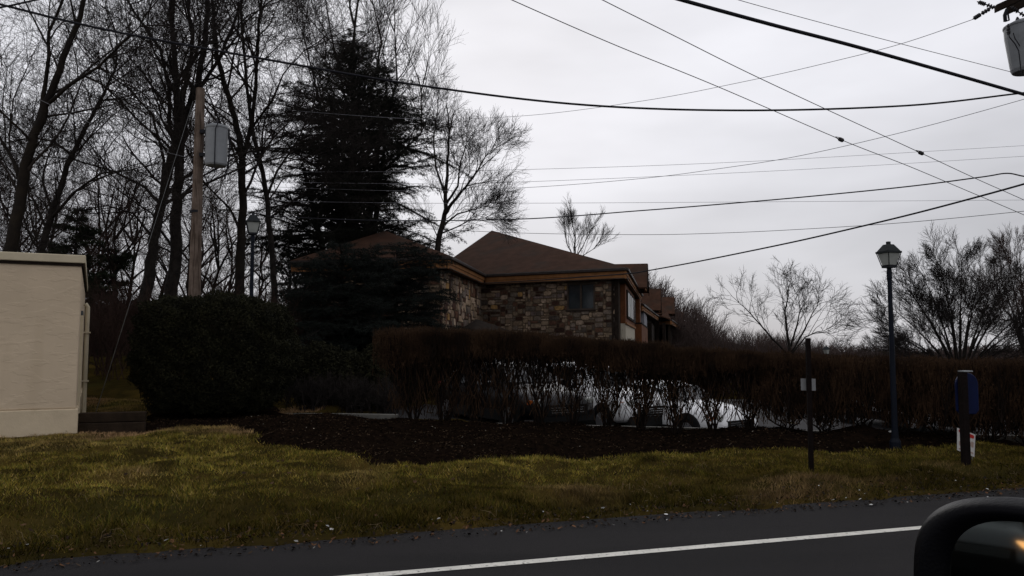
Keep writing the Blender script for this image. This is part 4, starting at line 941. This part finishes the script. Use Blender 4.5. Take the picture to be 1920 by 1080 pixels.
# low canopy roof before the stone wall
cpk = at(893, 598, 31.5); cl_ = at(858, 622, 30.2); cr_ = at(990, 632, 30.0)
rb = MB(); bk = Vector((.2, 3.2, 0))
roofpoly(rb, [cl_, Vector((cpk.x, 29.6, cl_.z)), cpk]); roofpoly(rb, [Vector((cpk.x, 29.6, cl_.z)), cr_, cpk]); roofpoly(rb, [cpk, cr_, cr_ + bk, cpk + bk]); roofpoly(rb, [cpk, cpk + bk, cl_ + bk, cl_])
for p_ in (cl_ + Vector((.3, .2, 0)), cr_ + Vector((-.3, .2, 0))): rb.box((p_.x, p_.y, p_.z / 2 - .3), (.15, .15, p_.z + .5))
rb.build('entrance_canopy', M['wood_dark'], bld)
# ---------------------------------------------------------------- beige building
wd = Vector((math.sin(R_(62.5)), math.cos(R_(62.5)), 0)); wsd = Vector((-wd.y, wd.x, 0)); c0 = atz(147, 650, 0) if False else at(147, 650, 13.8); c0.z = 0
zt = at(157, 479, 13.8).z; zb_ = at(145, 766, 13.8).z
bb = empty('beige_building', c0, 'beige stucco flat-roofed building cut off by the left edge', 'building')
wl = 9.0; dp_ = 8.0
def bbox(mb, x0, x1, y0, y1, z0, z1): mb.box(c0 + wd * (x0 + x1) / 2 + wsd * (y0 + y1) / 2 + UP * (z0 + z1) / 2, (x1 - x0, y1 - y0, z1 - z0), wd); return mb
bbox(MB(), -wl, 0, 0, dp_, zb_, zt - .14).build('wall', M['stucco'], bb, bevel=.02)
bbox(MB(), -wl, .035, -.035, dp_, -.3, zb_).build('plinth', M['stucco_base'], bb, bevel=.02)
bbox(MB(), -wl, .06, -.06, dp_, zt - .14, zt).build('coping', M['coping'], bb, bevel=.015)
bbox(MB(), -wl, .03, -.03, dp_, zt - .19, zt - .145).build('coping_drip', M['wood_dark'], bb)
mb = MB(); q = c0 + wd * .10 + wsd * 3.2; mb.tube([q + UP * .05, q + UP * (zt - .75), q - wd * .05 + UP * (zt - .68)], .045, 8)
for z in (.9, 1.9): mb.box(q + UP * z, (.14, .14, .03), wd)
mb.build('downpipe', M['coping'], bb)
bbox(MB(), .0, .05, 1.0, 1.12, .3, zt - 1.0).build('side_frame', M['coping'], bb); bbox(MB(), .0, .04, 1.3, 2.2, 1.5, zt - .9).build('side_window', M['glass_dark'], bb)
# timber steps
t0 = atz(140, 826); t1 = atz(270, 822); td = (t1 - t0).normalized(); tn = Vector((-td.y, td.x, 0)); zg = gz(t0.x, t0.y)
tr = empty('timber_retaining_wall', t0, 'low dark timber retaining wall of stacked sleepers right of the beige building', 'retaining wall')
z = zg - .05
for k, h in enumerate((.20, .17)):
    mb = MB(); mb.box((t0 + t1) / 2 + tn * (.12 + .10 * k) + UP * (z + h / 2), ((t1 - t0).length - .02 * k, .22, h - .008), td); mb.build('sleeper', M['timber'], tr, bevel=.012); z += h
# ---------------------------------------------------------------- utility pole with transformer
py = 18.6; pt = at(376, 166, py); pbm = at(364.5, 556, py); pz = gz(pbm.x, pbm.y)
dv = (pt - pbm); foot = pbm - dv * ((pbm.z - pz + .2) / dv.z)
up_ = empty('utility_pole', foot, 'weathered wooden utility pole with a grey transformer rising behind the clipped bush', 'utility pole')
mb = MB(); mb.tube([foot, pbm, pt], [.143, .134, .100], 14); mb.build('pole', M['pole_wood'], up_, smooth=False)
mb = MB(); bp_ = at(367, 397, py); mb.lathe(bp_, [(.13, -.03), (.136, -.03), (.136, .03), (.13, .03)], 14); mb.build('band', M['black_metal'], up_)
tc_ = at(405, 310, py - .1); tt = at(405, 240, py - .1)
cyl = MB(); rT = 20 / FPX * py; cyl.lathe(tc_, [(rT * .9, -.02), (rT, .02), (rT, tt.z - tc_.z - .03), (rT * 1.05, tt.z - tc_.z - .02), (rT * 1.05, tt.z - tc_.z + .02), (rT * .8, tt.z - tc_.z + .06), (0.01, tt.z - tc_.z + .08)], 24)
trf = cyl.build('transformer', M['trafo'], up_, smooth=False, bevel=.006)
for z in (.25, .8): mb = MB(); mb.box(tc_ + Vector((-rT - .06, 0, z)), (.16, .1, .08)); mb.build('bracket', M['black_metal'], trf)
mb = MB(); c_ = tc_ + Vector((rT * .25, -rT - .015, 0)); mb.tube([c_ + UP * 1.0 + Vector((.08, 0, 0)), c_ + UP * .8, c_ + UP * .3, c_ + UP * .02, c_ + Vector((-.02, .1, -.25)), c_ + Vector((-.25, .3, -.45))], .012, 6); c_ = tc_ + Vector((rT + .03, 0, 0)); mb.tube([c_ + UP * .85, c_ + Vector((.03, 0, .4)), c_ + Vector((.01, 0, .05)), c_ + Vector((-.1, .1, -.3))], .02, 6); mb.build('lead_cable', M['cable'], trf)
for dx in (-.16, .02): mb = MB(); mb.lathe(tt + Vector((dx, 0, .05)), [(.03, 0), (.04, .03), (.025, .05), (.04, .08), (.02, .12), (.01, .18)], 10); mb.build('bushing', M['insul'], trf, smooth=True)
mb = MB(); ga = at(362, 190, py); gb_ = atz(178, 788, gz(at(178, 700, 17.3).x, 17.3)) if False else at(176, 785, 17.8)
mb.tube([ga, gb_], .0032, 5); gy = mb.build('guy_wire', M['steel']); tag(gy, 'thin slanting guy wire running down from the wooden pole to the grass', 'guy wire')
mb = MB(); g1 = gb_ + (ga - gb_) * .02; g2 = gb_ + (ga - gb_) * .33; mb.tube([g1, g2], .009, 8); mb.build('wire_guard', M['concrete'], gy)
# ---------------------------------------------------------------- lamp posts
def lamp(name, label, px, Y_, ytop, w, foot_z, pr=.05):
    top = at(px, ytop, Y_); root = empty(name, (top.x, top.y, foot_z), label, 'street lamp', 'lantern lamp posts'); h = .80 * w / .55
    zc = top.z - h
    m = MB(); m.tube([(top.x, top.y, foot_z), (top.x, top.y, zc - .05)], [pr * 1.35, pr * .9], 12); m.lathe((top.x, top.y, foot_z), [(pr * 2.3, 0), (pr * 2.3, .1), (pr * 1.6, .16), (pr * 1.36, .3)], 14); m.lathe((top.x, top.y, zc - .22), [(pr * .9, 0), (pr * 1.15, .02), (pr * 1.15, .12), (pr * .9, .2)], 14); m.build('post', M['navy_metal'], root, smooth=False)
    head = MB()
    def sq(r, z): return [(top.x + r * math.cos(a_), top.y + r * math.sin(a_), z) for a_ in [R_(20 + 90 * k + 45) for k in range(4)]]
    rb_, rt = w * .30 * 1.3, w * .5 * 1.3; zt_ = zc + h * .52
    def frust(mb, r0, z0, r1, z1): mb.add(sq(r0, z0) + sq(r1, z1), [(3, 2, 1, 0), (4, 5, 6, 7)] + [(k, (k + 1) % 4, (k + 1) % 4 + 4, k + 4) for k in range(4)])
    frust(head, rb_ * 1.05, zc - .03, rb_ * 1.05, zc + .015)
    lo = sq(rb_ * 1.02, zc); hi = sq(rt * 1.0, zt_)
    for k in range(4): head.tube([lo[k], hi[k]], .016 * w / .55, 5)
    hd = head.build('lantern_frame', M['black_metal'], root)
    gm = MB(); frust(gm, rb_ * .95, zc + .016, rt * .93, zt_ - .004); gm.build('lantern_glass', M['lamp_glass'], root)
    rf = MB(); frust(rf, rt * 1.10, zt_, rt * 1.10, zt_ + .03); frust(rf, rt * 1.0, zt_ + .031, rt * .45, zt_ + h * .36); frust(rf, rt * .2, zt_ + h * .36, rt * .2, zt_ + h * .48); rf.build('lantern_roof', M['lamp_roof'], root)
p_ = at(1665, 452, 12.75); lamp('lamp_post', 'tall navy lantern lamp post standing close before the hedge on the right', 1665.5, 12.75, 453, .27, gz(p_.x, p_.y), .036)
p_ = at(475, 398, 19.2); lamp('lamp_post', 'lantern lamp post among the trees just right of the wooden pole', 475, 19.2, 399, .345, gz(p_.x, p_.y), .045)
p_ = at(1549, 650, 78.0); lamp('lamp_post', 'tiny distant lantern lamp barely topping the hedge', 1549, 78.0, 648, .55, float(hbase(p_.x, p_.y)))
# ---------------------------------------------------------------- wires
def smoothpts(pts, n=10):
    o = []
    for i in range(len(pts) - 1):
        p0 = pts[max(i - 1, 0)]; p1 = pts[i]; p2 = pts[i + 1]; p3 = pts[min(i + 2, len(pts) - 1)]
        for k in range(n):
            t = k / n; o.append(.5 * ((2 * p1) + (p2 - p0) * t + (2 * p0 - 5 * p1 + 4 * p2 - p3) * t * t + (-p0 + 3 * p1 - 3 * p2 + p3) * t ** 3))
    o.append(pts[-1]); return o
def wire(label, pts, Ya, Yb, wpx, m='cable', name='overhead_cable', group=None):
    x0, x1 = pts[0][0], pts[-1][0]
    P3 = smoothpts([at(x, y, 1 / ((1 / Ya) + (1 / Yb - 1 / Ya) * (x - x0) / (x1 - x0))) for x, y in pts])
    mb = MB(); rad = [wpx / 2 * (p.y / FPX) for p in P3]; r = sum(rad) / len(rad)
    if isinstance(m, str): m = M[m]
    r *= .62 if wpx < 2.4 else .9; mb.tube(P3, r, 6); return tag(mb.build(name, m, smooth=True), label, 'cable', group)
wire('thick black cable sagging across the whole picture from top left to the right-hand pole', [(-120, -25), (0, 8), (200, 56), (480, 108), (800, 162), (1100, 197), (1400, 207), (1700, 198), (1895, 177), (1960, 168)], 9.5, 13, 4.6)
wire('thickest black cable slanting down from the top edge to the right-hand pole', [(1150, -38), (1275, -1), (1450, 47), (1600, 86), (1760, 131), (1920, 177), (1960, 188)], 10, 12.8, 7.5)
wire('thin wire just above the thickest cable at the upper right', [(1300, -28), (1385, 0), (1560, 48), (1700, 85), (1920, 141), (1960, 150)], 11, 13.5, 1.8)
a1 = wire('thin slanting wire carrying a small sleeve, the left one of two', [(880, -38), (960, 0), (1150, 83), (1340, 160), (1577, 262), (1700, 310), (1800, 352), (1920, 403), (1990, 435)], 12, 20, 2.2)
a2 = wire('thin slanting wire carrying a small sleeve, the right one of two', [(1040, -48), (1130, 0), (1270, 70), (1400, 135), (1560, 210), (1727, 287), (1830, 335), (1920, 375), (1990, 408)], 12, 20, 2.2)
for (x, y, x0, x1, par) in ((1577, 262, 880, 1990, a1), (1727, 287, 1040, 1990, a2)):
    Yw = 1 / (1 / 12 + (1 / 20 - 1 / 12) * (x - x0) / (x1 - x0)); c_ = at(x, y, Yw); d_ = (at(x + 10, y + 4.5, Yw + .12) - c_).normalized()
    mb = MB(); mb.tube([c_ - d_ * .06, c_ - d_ * .05, c_ + d_ * .05, c_ + d_ * .06], [.02, .042, .042, .02], 8); mb.tube([c_ - d_ * .2 + UP * .01, c_ - d_ * .06 + UP * .03], .008, 5); mb.tube([c_ - d_ * .2, c_ - d_ * .06 - UP * .02], .008, 5); mb.build('insulator_sleeve', M['insul'], par)
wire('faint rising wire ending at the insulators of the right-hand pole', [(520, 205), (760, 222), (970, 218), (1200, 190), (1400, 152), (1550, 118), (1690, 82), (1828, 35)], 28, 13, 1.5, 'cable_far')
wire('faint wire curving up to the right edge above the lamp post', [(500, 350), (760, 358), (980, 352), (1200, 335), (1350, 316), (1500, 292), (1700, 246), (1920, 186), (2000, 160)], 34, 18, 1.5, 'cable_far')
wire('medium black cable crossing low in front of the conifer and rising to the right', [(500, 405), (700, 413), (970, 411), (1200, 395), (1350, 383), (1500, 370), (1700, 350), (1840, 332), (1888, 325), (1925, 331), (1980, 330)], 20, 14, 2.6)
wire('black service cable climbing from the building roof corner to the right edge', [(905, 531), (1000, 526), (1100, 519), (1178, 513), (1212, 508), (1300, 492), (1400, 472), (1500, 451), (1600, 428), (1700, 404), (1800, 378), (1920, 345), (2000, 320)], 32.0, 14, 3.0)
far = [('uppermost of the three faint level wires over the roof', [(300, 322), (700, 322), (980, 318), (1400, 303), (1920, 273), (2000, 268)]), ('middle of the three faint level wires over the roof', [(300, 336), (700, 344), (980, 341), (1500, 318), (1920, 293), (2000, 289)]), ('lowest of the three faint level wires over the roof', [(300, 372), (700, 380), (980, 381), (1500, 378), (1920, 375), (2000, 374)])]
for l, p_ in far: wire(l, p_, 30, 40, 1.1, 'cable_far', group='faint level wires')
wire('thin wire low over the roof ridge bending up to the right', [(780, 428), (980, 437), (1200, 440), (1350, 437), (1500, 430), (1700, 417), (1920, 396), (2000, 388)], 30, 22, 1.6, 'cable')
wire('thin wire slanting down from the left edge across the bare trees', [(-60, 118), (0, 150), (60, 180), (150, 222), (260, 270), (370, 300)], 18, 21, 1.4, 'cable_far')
wire('short thick cable crossing the top left corner', [(-60, 22), (0, 14), (40, 6), (90, -6), (130, -18)], 9, 9.5, 4)
# ---------------------------------------------------------------- right-hand pole (mostly outside the frame)
Yp = 12.8; pp = at(1975, 100, Yp); rp_ = empty('utility_pole', (pp.x, pp.y, 0), 'crossarms and grey transformer of the pole at the top right corner', 'utility pole')
mb = MB(); mb.tube([(pp.x, pp.y, -.2), (pp.x, pp.y, 9.4)], [.17, .13], 14); mb.build('pole', M['pole_wood'], rp_)
for (xa, ya, xb, yb, dy) in ((1866, 17, 2060, -72, 0), (1886, 22, 2080, -66, .35)):
    mb = MB(); p, q = at(xa, ya, Yp - .3 + dy), at(xb, yb, Yp - .6 + dy); mb.box((p + q) / 2, ((q - p).length, .09, .11), q - p); mb.build('crossarm', M['wood_dark'], rp_, bevel=.008)
def insulator(p, q, n=4, r=.035):
    d = (q - p); L = d.length; d.normalize(); prof = [(.008, 0)]
    for k in range(n): z = L * (.15 + .7 * k / n); prof += [(.012, z), (r, z + .012), (r, z + .022), (.012, z + .035)]
    prof.append((.008, L)); m = MB(); m.lathe(p, prof, 10, d); m.build('insulator', M['insul'], rp_, smooth=True)
insulator(at(1824, 36, Yp - .3), at(1840, 26, Yp - .3)); insulator(at(1838, 27, Yp - .3), at(1860, 14, Yp - .3), 3); insulator(at(1832, 3, Yp), at(1850, 9, Yp)); insulator(at(1848, 8, Yp), at(1868, 16, Yp), 3); insulator(at(1893, 12, Yp), at(1912, 24, Yp)); insulator(at(1910, 23, Yp), at(1930, 34, Yp), 3)
mb = MB(); mb.tube([at(1888, 18, Yp), at(1884, 28, Yp), at(1885, 40, Yp)], .03, 8); mb.tube([at(1885, 40, Yp), at(1892, 38, Yp), at(1890, 26, Yp)], .014, 6); mb.build('fuse_cutout', M['black_metal'], rp_)
tc_ = at(1925, 136, Yp - .1); tt = at(1925, 48, Yp - .1); rT = .29
mb = MB(); hT = tt.z - tc_.z; mb.lathe(tc_, [(rT * .70, 0), (rT * .78, .05), (rT, hT * .75), (rT * 1.02, hT - .04), (rT * 1.06, hT - .03), (rT * 1.06, hT), (rT * .6, hT + .07), (.02, hT + .09)], 26); tr2 = mb.build('transformer', M['trafo'], rp_, bevel=.006)
for x, y in ((1891, 55), (1908, 42)):
    mb = MB(); p = at(x, y, Yp - .15); mb.lathe(p - UP * .08, [(.02, 0), (.035, .03), (.022, .05), (.035, .08), (.022, .10), (.03, .13), (.012, .17)], 10); mb.tube([p - UP * .07, p + Vector((.08, .05, -.10))], .016, 6); mb.build('bushing', M['insul'], tr2)
mb = MB(); mb.tube([at(x, y, Yp - .3) for x, y in ((1890, 60), (1893, 70), (1903, 82), (1910, 95), (1913, 120), (1915, 138))], .009, 6); mb.tube([at(x, y, Yp - .3) for x, y in ((1900, 62), (1903, 72), (1912, 86))], .008, 6); mb.build('lead_cable', M['cable'], tr2)
# ---------------------------------------------------------------- signs on the verge
f0 = atz(1517, 891); zg = gz(f0.x, f0.y); tp = at(1519, 634, f0.y)
rt = empty('sign_post', f0, 'slim dark brown post carrying a small pale plate, on the grass before the hedge', 'sign post')
mb = MB(); mb.box(((f0.x + tp.x) / 2, f0.y, (tp.z + zg - .1) / 2), (.055, .05, tp.z - zg + .1)); mb.build('post', M['post'], rt, bevel=.004)
p = at(1515.5, 721, f0.y + .05); mb = MB(); mb.box(p, (.205, .008, .15), (1, .22, -.03)); mb.build('plate', M['sign_grey'], rt)
f1 = atz(1806, 879); tp = at(1810, 697, f1.y); rt = empty('blue_sign', f1, 'dark blue round-topped sign on a brown wooden post at the right of the verge', 'sign')
mb = MB(); mb.box(((f1.x + tp.x) / 2, f1.y, tp.z / 2 - .03), (.088, .09, tp.z + .06), (1, .1, 0)); mb.build('post', M['post'], rt, bevel=.006)
mb = MB(); mb.box((tp.x, f1.y, tp.z + .008), (.13, .12, .016), (1, .1, 0)); mb.build('post_cap', M['steel'], rt)
cx = at(1815, 740, f1.y + .07); zt_ = at(1815, 699, f1.y).z; zb2 = at(1815, 778, f1.y).z; hw = .165; poly = []
for k in range(17):
    a = math.pi * k / 16; poly.append((cx.x + hw * math.cos(a), f1.y + .075 + .03 * math.cos(a), zt_ - .16 + .16 * math.sin(a)))
poly += [(cx.x - hw * .98, f1.y + .045, zb2 + .05), (cx.x - hw * .7, f1.y + .05, zb2), (cx.x + hw * .7, f1.y + .1, zb2), (cx.x + hw * .98, f1.y + .105, zb2 + .05)]
mb = MB(); mb.prism(poly, (0, .05, 0)); mb.build('panel', M['sign_blue'], rt, bevel=.012)
# yard sign, folded in two panels
ys_ = 11.4; yr = empty('yard_sign', atz(1811, 868, 0) * 1.0, 'small white yard sign with red print behind the blue sign post', 'yard sign'); 
yr.location = at(1811, 850, ys_)
q = [at(1795, 803, ys_), at(1812, 808, ys_ - .05), at(1812, 850, ys_ - .05), at(1795, 843, ys_)]
q2 = [at(1812, 808, ys_ - .05), at(1829, 815, ys_ - .1), at(1827, 857, ys_ - .1), at(1812, 850, ys_ - .05)]
q = [at(1795, 802, ys_), at(1829, 815, ys_ - .12), at(1827, 857, ys_ - .12), at(1795, 844, ys_)]
mb = MB(); mb.prism(q, (0, .008, 0)); pn = mb.build('panel', M['sign_white'], yr)
def onsign(u0, u1, v0, v1, off=-.004, n=12):
    c_ = []
    for k in range(n):
        a = 2 * math.pi * k / n; uu = (u0 + u1) / 2 + (u1 - u0) / 2 * max(-1, min(1, 1.3 * math.cos(a))); vv = (v0 + v1) / 2 + (v1 - v0) / 2 * max(-1, min(1, 1.3 * math.sin(a)))
        p = (q[0] * (1 - uu) + q[1] * uu) * (1 - vv) + (q[3] * (1 - uu) + q[2] * uu) * vv; c_.append(p + Vector((0, off, 0)))
    return c_
mb = MB(); mb.prism(onsign(.64, .92, .06, .22), (0, .003, 0)); mb.prism(onsign(.08, .22, .05, .16), (0, .003, 0)); mb.build('red_print', M['sign_red'], pn)
mb = MB(); mb.prism(onsign(.66, .76, .42, .62), (0, .003, 0)); mb.prism(onsign(.78, .92, .36, .62), (0, .003, 0)); mb.prism(onsign(.10, .26, .55, .75), (0, .003, 0)); mb.prism(onsign(.62, .92, .82, .90), (0, .003, 0)); mb.prism(onsign(.08, .28, .86, .93), (0, .003, 0)); mb.build('pale_print', M['sign_tan'], pn)
mb = MB(); zz_ = q[3].z
for p_ in (q[0].lerp(q[1], .2), q[0].lerp(q[1], .8)): mb.tube([(p_.x, p_.y + .014, 0), (p_.x, p_.y + .014, p_.z - .05)], .004, 5)
mb.build('wire_stake', M['steel'], yr)
p = atz(1673, 829, .05); mb = MB(); mb.box((p.x, p.y, gz(p.x, p.y) + .03), (.11, .07, .012), (1, .3, .15)); tag(mb.build('paper_scrap', M['paper']), 'flat pale scrap lying on the mulch below the tall lamp post', 'litter')
# ---------------------------------------------------------------- cars
def car(label, loc, heading, paint, kind='sedan', group='white cars parked behind the hedge', lamp='lamp_glass'):
    root = empty('parked_car', (0, 0, 0), label, 'car', group)
    if kind == 'suv': st = [(-2.25, .55, .95, .98, .70, .76, .70), (-2.15, .35, 1.02, 1.45, .84, .86, .62), (-1.85, .32, 1.04, 1.66, .88, .89, .64), (-.9, .28, 1.03, 1.72, .90, .91, .66), (.1, .28, 1.01, 1.70, .90, .91, .66), (.55, .28, 1.00, 1.60, .90, .91, .64), (1.15, .28, .99, 1.08, .90, .90, .74), (1.8, .30, .94, 1.02, .89, .88, .72), (2.15, .34, .84, .92, .84, .82, .66), (2.30, .42, .68, .74, .72, .70, .56)]
    else: st = [(-2.30, .50, .82, .90, .68, .72, .60), (-2.2, .34, .90, .99, .82, .82, .68), (-1.75, .30, .92, 1.03, .87, .87, .70), (-1.1, .26, .92, 1.36, .89, .89, .60), (-.5, .25, .92, 1.44, .90, .90, .60), (.2, .25, .91, 1.43, .90, .90, .60), (.55, .25, .90, 1.34, .90, .90, .59), (1.15, .26, .88, .98, .90, .89, .72), (1.8, .28, .80, .88, .88, .86, .70), (2.15, .32, .70, .77, .83, .80, .64), (2.32, .40, .56, .62, .70, .68, .52)]
    rings = []
    for x, zb, zbelt, ztop, wl_, wbelt, wtop in st:
        h = [(wl_ * .85, zb), (wl_ * .98, zb + .08), (wbelt * 1.0, (zb + zbelt) / 2), (wbelt * .985, zbelt - .06), (wbelt * .93, zbelt), (wtop + .02, max(zbelt + .01, ztop - .06)), (wtop * .82, ztop), (wtop * .35, ztop + .02)]
        rings.append([Vector((x, y, z)) for y, z in h] + [Vector((x, -y, z)) for y, z in h[::-1]])
    mb = MB(); n = len(rings[0])
    vs = [v for r in rings for v in r]; fs = []
    for i in range(len(rings) - 1):
        for k in range(n): a_ = i * n + k; b_ = i * n + (k + 1) % n; fs.append((a_, b_, b_ + n, a_ + n))
    fs.append(tuple(range(n))[::-1]); fs.append(tuple((len(rings) - 1) * n + k for k in range(n)))
    mb.add(vs, fs); body = mb.build('body', paint, root, smooth=True, bevel=0)
    def pane(i, j, k0, k1, u=(.06, .94), v=(.10, .92), off=.012):
        a_, b_, c_, d_ = rings[i][k0], rings[j][k0], rings[j][k1], rings[i][k1]
        def L_(s, t): return a_.lerp(b_, s).lerp(d_.lerp(c_, s), t)
        nn = (b_ - a_).cross(d_ - a_).normalized(); mid = L_(.5, .5)
        if nn.dot(mid - Vector((0, 0, .8))) < 0: nn = -nn
        g_ = MB(); g_.prism([L_(u[0], v[0]) + nn * (off - .02), L_(u[1], v[0]) + nn * (off - .02), L_(u[1], v[1]) + nn * (off - .02), L_(u[0], v[1]) + nn * (off - .02)], nn * .02); return g_
    hi = 5 if kind == 'suv' else 6
    for k0, k1 in ((4, 5), (n - 5, n - 6)):
        for i, j in ((1, 2), (2, 3), (3, 4), (4, 5), (5, 6)) if kind == 'suv' else ((3, 4), (4, 5), (5, 6), (2, 3)):
            if (kind == 'suv' and i == 5): continue
            pane(i, j, k0, k1).build('side_window', M['car_glass'], root)
    pane(hi, hi + 1, 6, n - 7, off=.03, u=(.08, .9), v=(-.12, 1.12)).build('windscreen', M['car_glass'], root)
    ri = 0 if kind == 'suv' else 2
    pane(ri, ri + 1, 6, n - 7, off=.03, u=(.1, .9), v=(-.1, 1.1)).build('rear_window', M['car_glass'], root)
    for y in (-1, 1):
        for x in (-1.40, 1.42):
            w_ = MB(); w_.lathe((x, y * .70, .33), [(.20, 0), (.31, 0), (.335, .03), (.335, .19), (.31, .215), (.20, .215)], 24, (0, y, 0)); w_ = w_.build('wheel', M['rubber'], root, smooth=False)
            r_ = MB(); r_.lathe((x, y * .905, .33), [(.05, 0), (.20, -.01), (.215, .012), (.20, .014)], 20, (0, y, 0))
            for k in range(5): a_ = 2 * math.pi * k / 5; r_.box((x + .11 * math.cos(a_), y * .915, .33 + .11 * math.sin(a_)), (.2, .02, .045), (math.cos(a_), 0, math.sin(a_)), ay=(0, 1, 0), az=(-math.sin(a_), 0, math.cos(a_)))
            r_.build('rim', M['rim'], w_)
            ar = MB(); ar.lathe((x, y * .78, .36), [(.40, 0), (.405, .10), (.40, .135)], 24, (0, y, 0)); ar.build('wheel_arch', M['rubber'], root)
        hl_ = MB(); zf = .78 if kind == 'suv' else .66; hl_.box((2.17, y * .62, zf), (.16, .26, .13), (1, -.35 * y, 0)); h_ = hl_.build('headlight', M[lamp], root, bevel=.03)
        am = MB(); am.box((2.08, y * .78, zf), (.12, .06, .09), (1, -.5 * y, 0)); am.build('marker_light', M['amber'], h_)
        tl = MB(); tl.box((-2.2, y * .66, .86), (.12, .2, .16)); tl.build('tail_light', M['sign_red'], root, bevel=.02)
        mi = MB(); mi.box((.75, y * 1.0, 1.0 if kind != 'suv' else 1.1), (.14, .20, .13)); mi.build('wing_mirror', paint, root, bevel=.03)
    bm_ = MB(); bm_.box((2.20, 0, .36), (.22, 1.45, .26)); bm_.build('shade_black_bumper', M['rubber'], root, bevel=.03)  # bumper in black: shade below the hood put into the colour
    for y in (-1, 1): sk = MB(); sk.box((0, y * .90, .34), (2.1, .05, .22)); sk.build('shade_black_skirt', M['rubber'], root, bevel=.01)  # black skirts carry the shade of the lower body as colour
    g_ = MB(); zg_ = .60 if kind == 'suv' else .50
    g_.box((2.25, 0, zg_), (.16, 1.05, .22)); gr_ = g_.build('grille', M['rubber'], root, bevel=.01)  # grille made wide and black, also standing in for shade on the front
    g_ = MB(); [g_.box((2.325, 0, zg_ + dz), (.02, .85, .015)) for dz in (-.05, 0, .05)]; g_.build('grille_bar', M['chrome'], gr_)
    root.location = loc; root.rotation_euler = (0, 0, heading); return root
def park(px, Y_, deg):  # heading in degrees from +X
    p = at(px, 700, Y_); return (p.x, p.y, gz(p.x, p.y)), R_(deg)
l, h = park(955, 18.9, -58); car('black car with a thin chrome grille bar low behind the left part of the hedge', l, h, M['dark_paint'], 'sedan', None)
l, h = park(950, 23.6, -62); car('white SUV, leftmost of the three white cars behind the hedge', l, h, M['white_paint'], 'suv')
l, h = park(1115, 21.4, -58); car('white car with a taller roof in the middle of the three behind the hedge', l, h, M['white_paint'], 'suv')
l, h = park(1242, 20.7, -50); car('white low sedan, rightmost of the three white cars behind the hedge', l, h, M['white_paint'], 'sedan')
M['lit'] = bpy.data.materials.new('lit_headlight'); M['lit'].use_nodes = True; _b = M['lit'].node_tree.nodes['Principled BSDF']; _b.inputs['Emission Color'].default_value = (1, .42, .12, 1); _b.inputs['Emission Strength'].default_value = 7
l, h = park(1690, 24, -75); car('pale car far behind the hedge by the tall lamp post', l, h, M['white_paint'], 'sedan', None)
fp = -RD * 17.5 - RN * 1.05
car('silver car with lit headlights following behind, seen in the side mirror', (fp.x, fp.y, 0), math.atan2(RD.y, RD.x), M['silver'], 'suv', None, 'lit')
# ---------------------------------------------------------------- our own car: mirror and door
mc = at(1938, 1118, .80); mN = Vector((-.74, -.67, .085)).normalized(); mR = UP.cross(mN).normalized(); 
if mR.x < 0: mR = -mR
mU = mN.cross(mR).normalized(); mU = mU if mU.z > 0 else -mU
car_r = empty('foreground_car', (mc.x, mc.y, 0), 'black side mirror of the car the picture is taken from, at the bottom right corner', 'car')
def se(a, rx, ry, ex): c_, s2 = math.cos(a), math.sin(a); return (abs(c_) ** (2 / ex) * math.copysign(1, c_) * rx, abs(s2) ** (2 / ex) * math.copysign(1, s2) * ry)
def rim(rx, ry, d, ex=2.7, n=64, sh=0.0, cx_=0, cy_=0): return [mc + mR * (cx_ + se(2 * math.pi * k / n, rx, ry, ex)[0] + sh * se(2 * math.pi * k / n, rx, ry, ex)[1]) + mU * (cy_ + se(2 * math.pi * k / n, rx, ry, ex)[1]) + mN * d for k in range(n)]
prof = [(.078, .067, -.012), (.081, .070, .000), (.098, .078, .008), (.112, .084, .0), (.119, .090, -.018), (.118, .089, -.05), (.112, .080, -.085), (.07, .05, -.105), (.01, .01, -.11)]
mb = MB(); n = 64
for rx, ry, d in prof: mb.v += [tuple(v) for v in rim(rx, ry, d)]
for i in range(len(prof) - 1):
    for k in range(n): a_ = i * n + k; b_ = i * n + (k + 1) % n; mb.f.append((a_, b_, b_ + n, a_ + n))
hs = mb.build('mirror_housing', M['plastic_black'], car_r, smooth=True)
mb = MB(); mb.v = [tuple(v) for v in rim(.0795, .0685, -.009)]; mb.f = [tuple(range(n))]; mb.build('mirror_glass', M['mirror'], hs)
dd = Vector((RD.x, RD.y, 0)); nn = Vector((RN.x, RN.y, 0)); d0 = nn * .52
mb = MB(); mb.tube([mc + mR * .10 - mU * .05 - mN * .03, mc + mR * .17 - mU * .10 - mN * .03, mc + mR * .24 - mU * .16 - mN * .02], [.035, .03, .035], 10); mb.build('mirror_arm', M['plastic_black'], hs, smooth=True)
mb = MB(); mb.prism([d0 + dd * x + UP * z for x, z in ((-1.1, .45), (1.0, .45), (1.05, .8), (1.0, 1.08), (-1.1, 1.12))], nn * .14); mb.build('door', M['dark_paint'], car_r, bevel=.03)
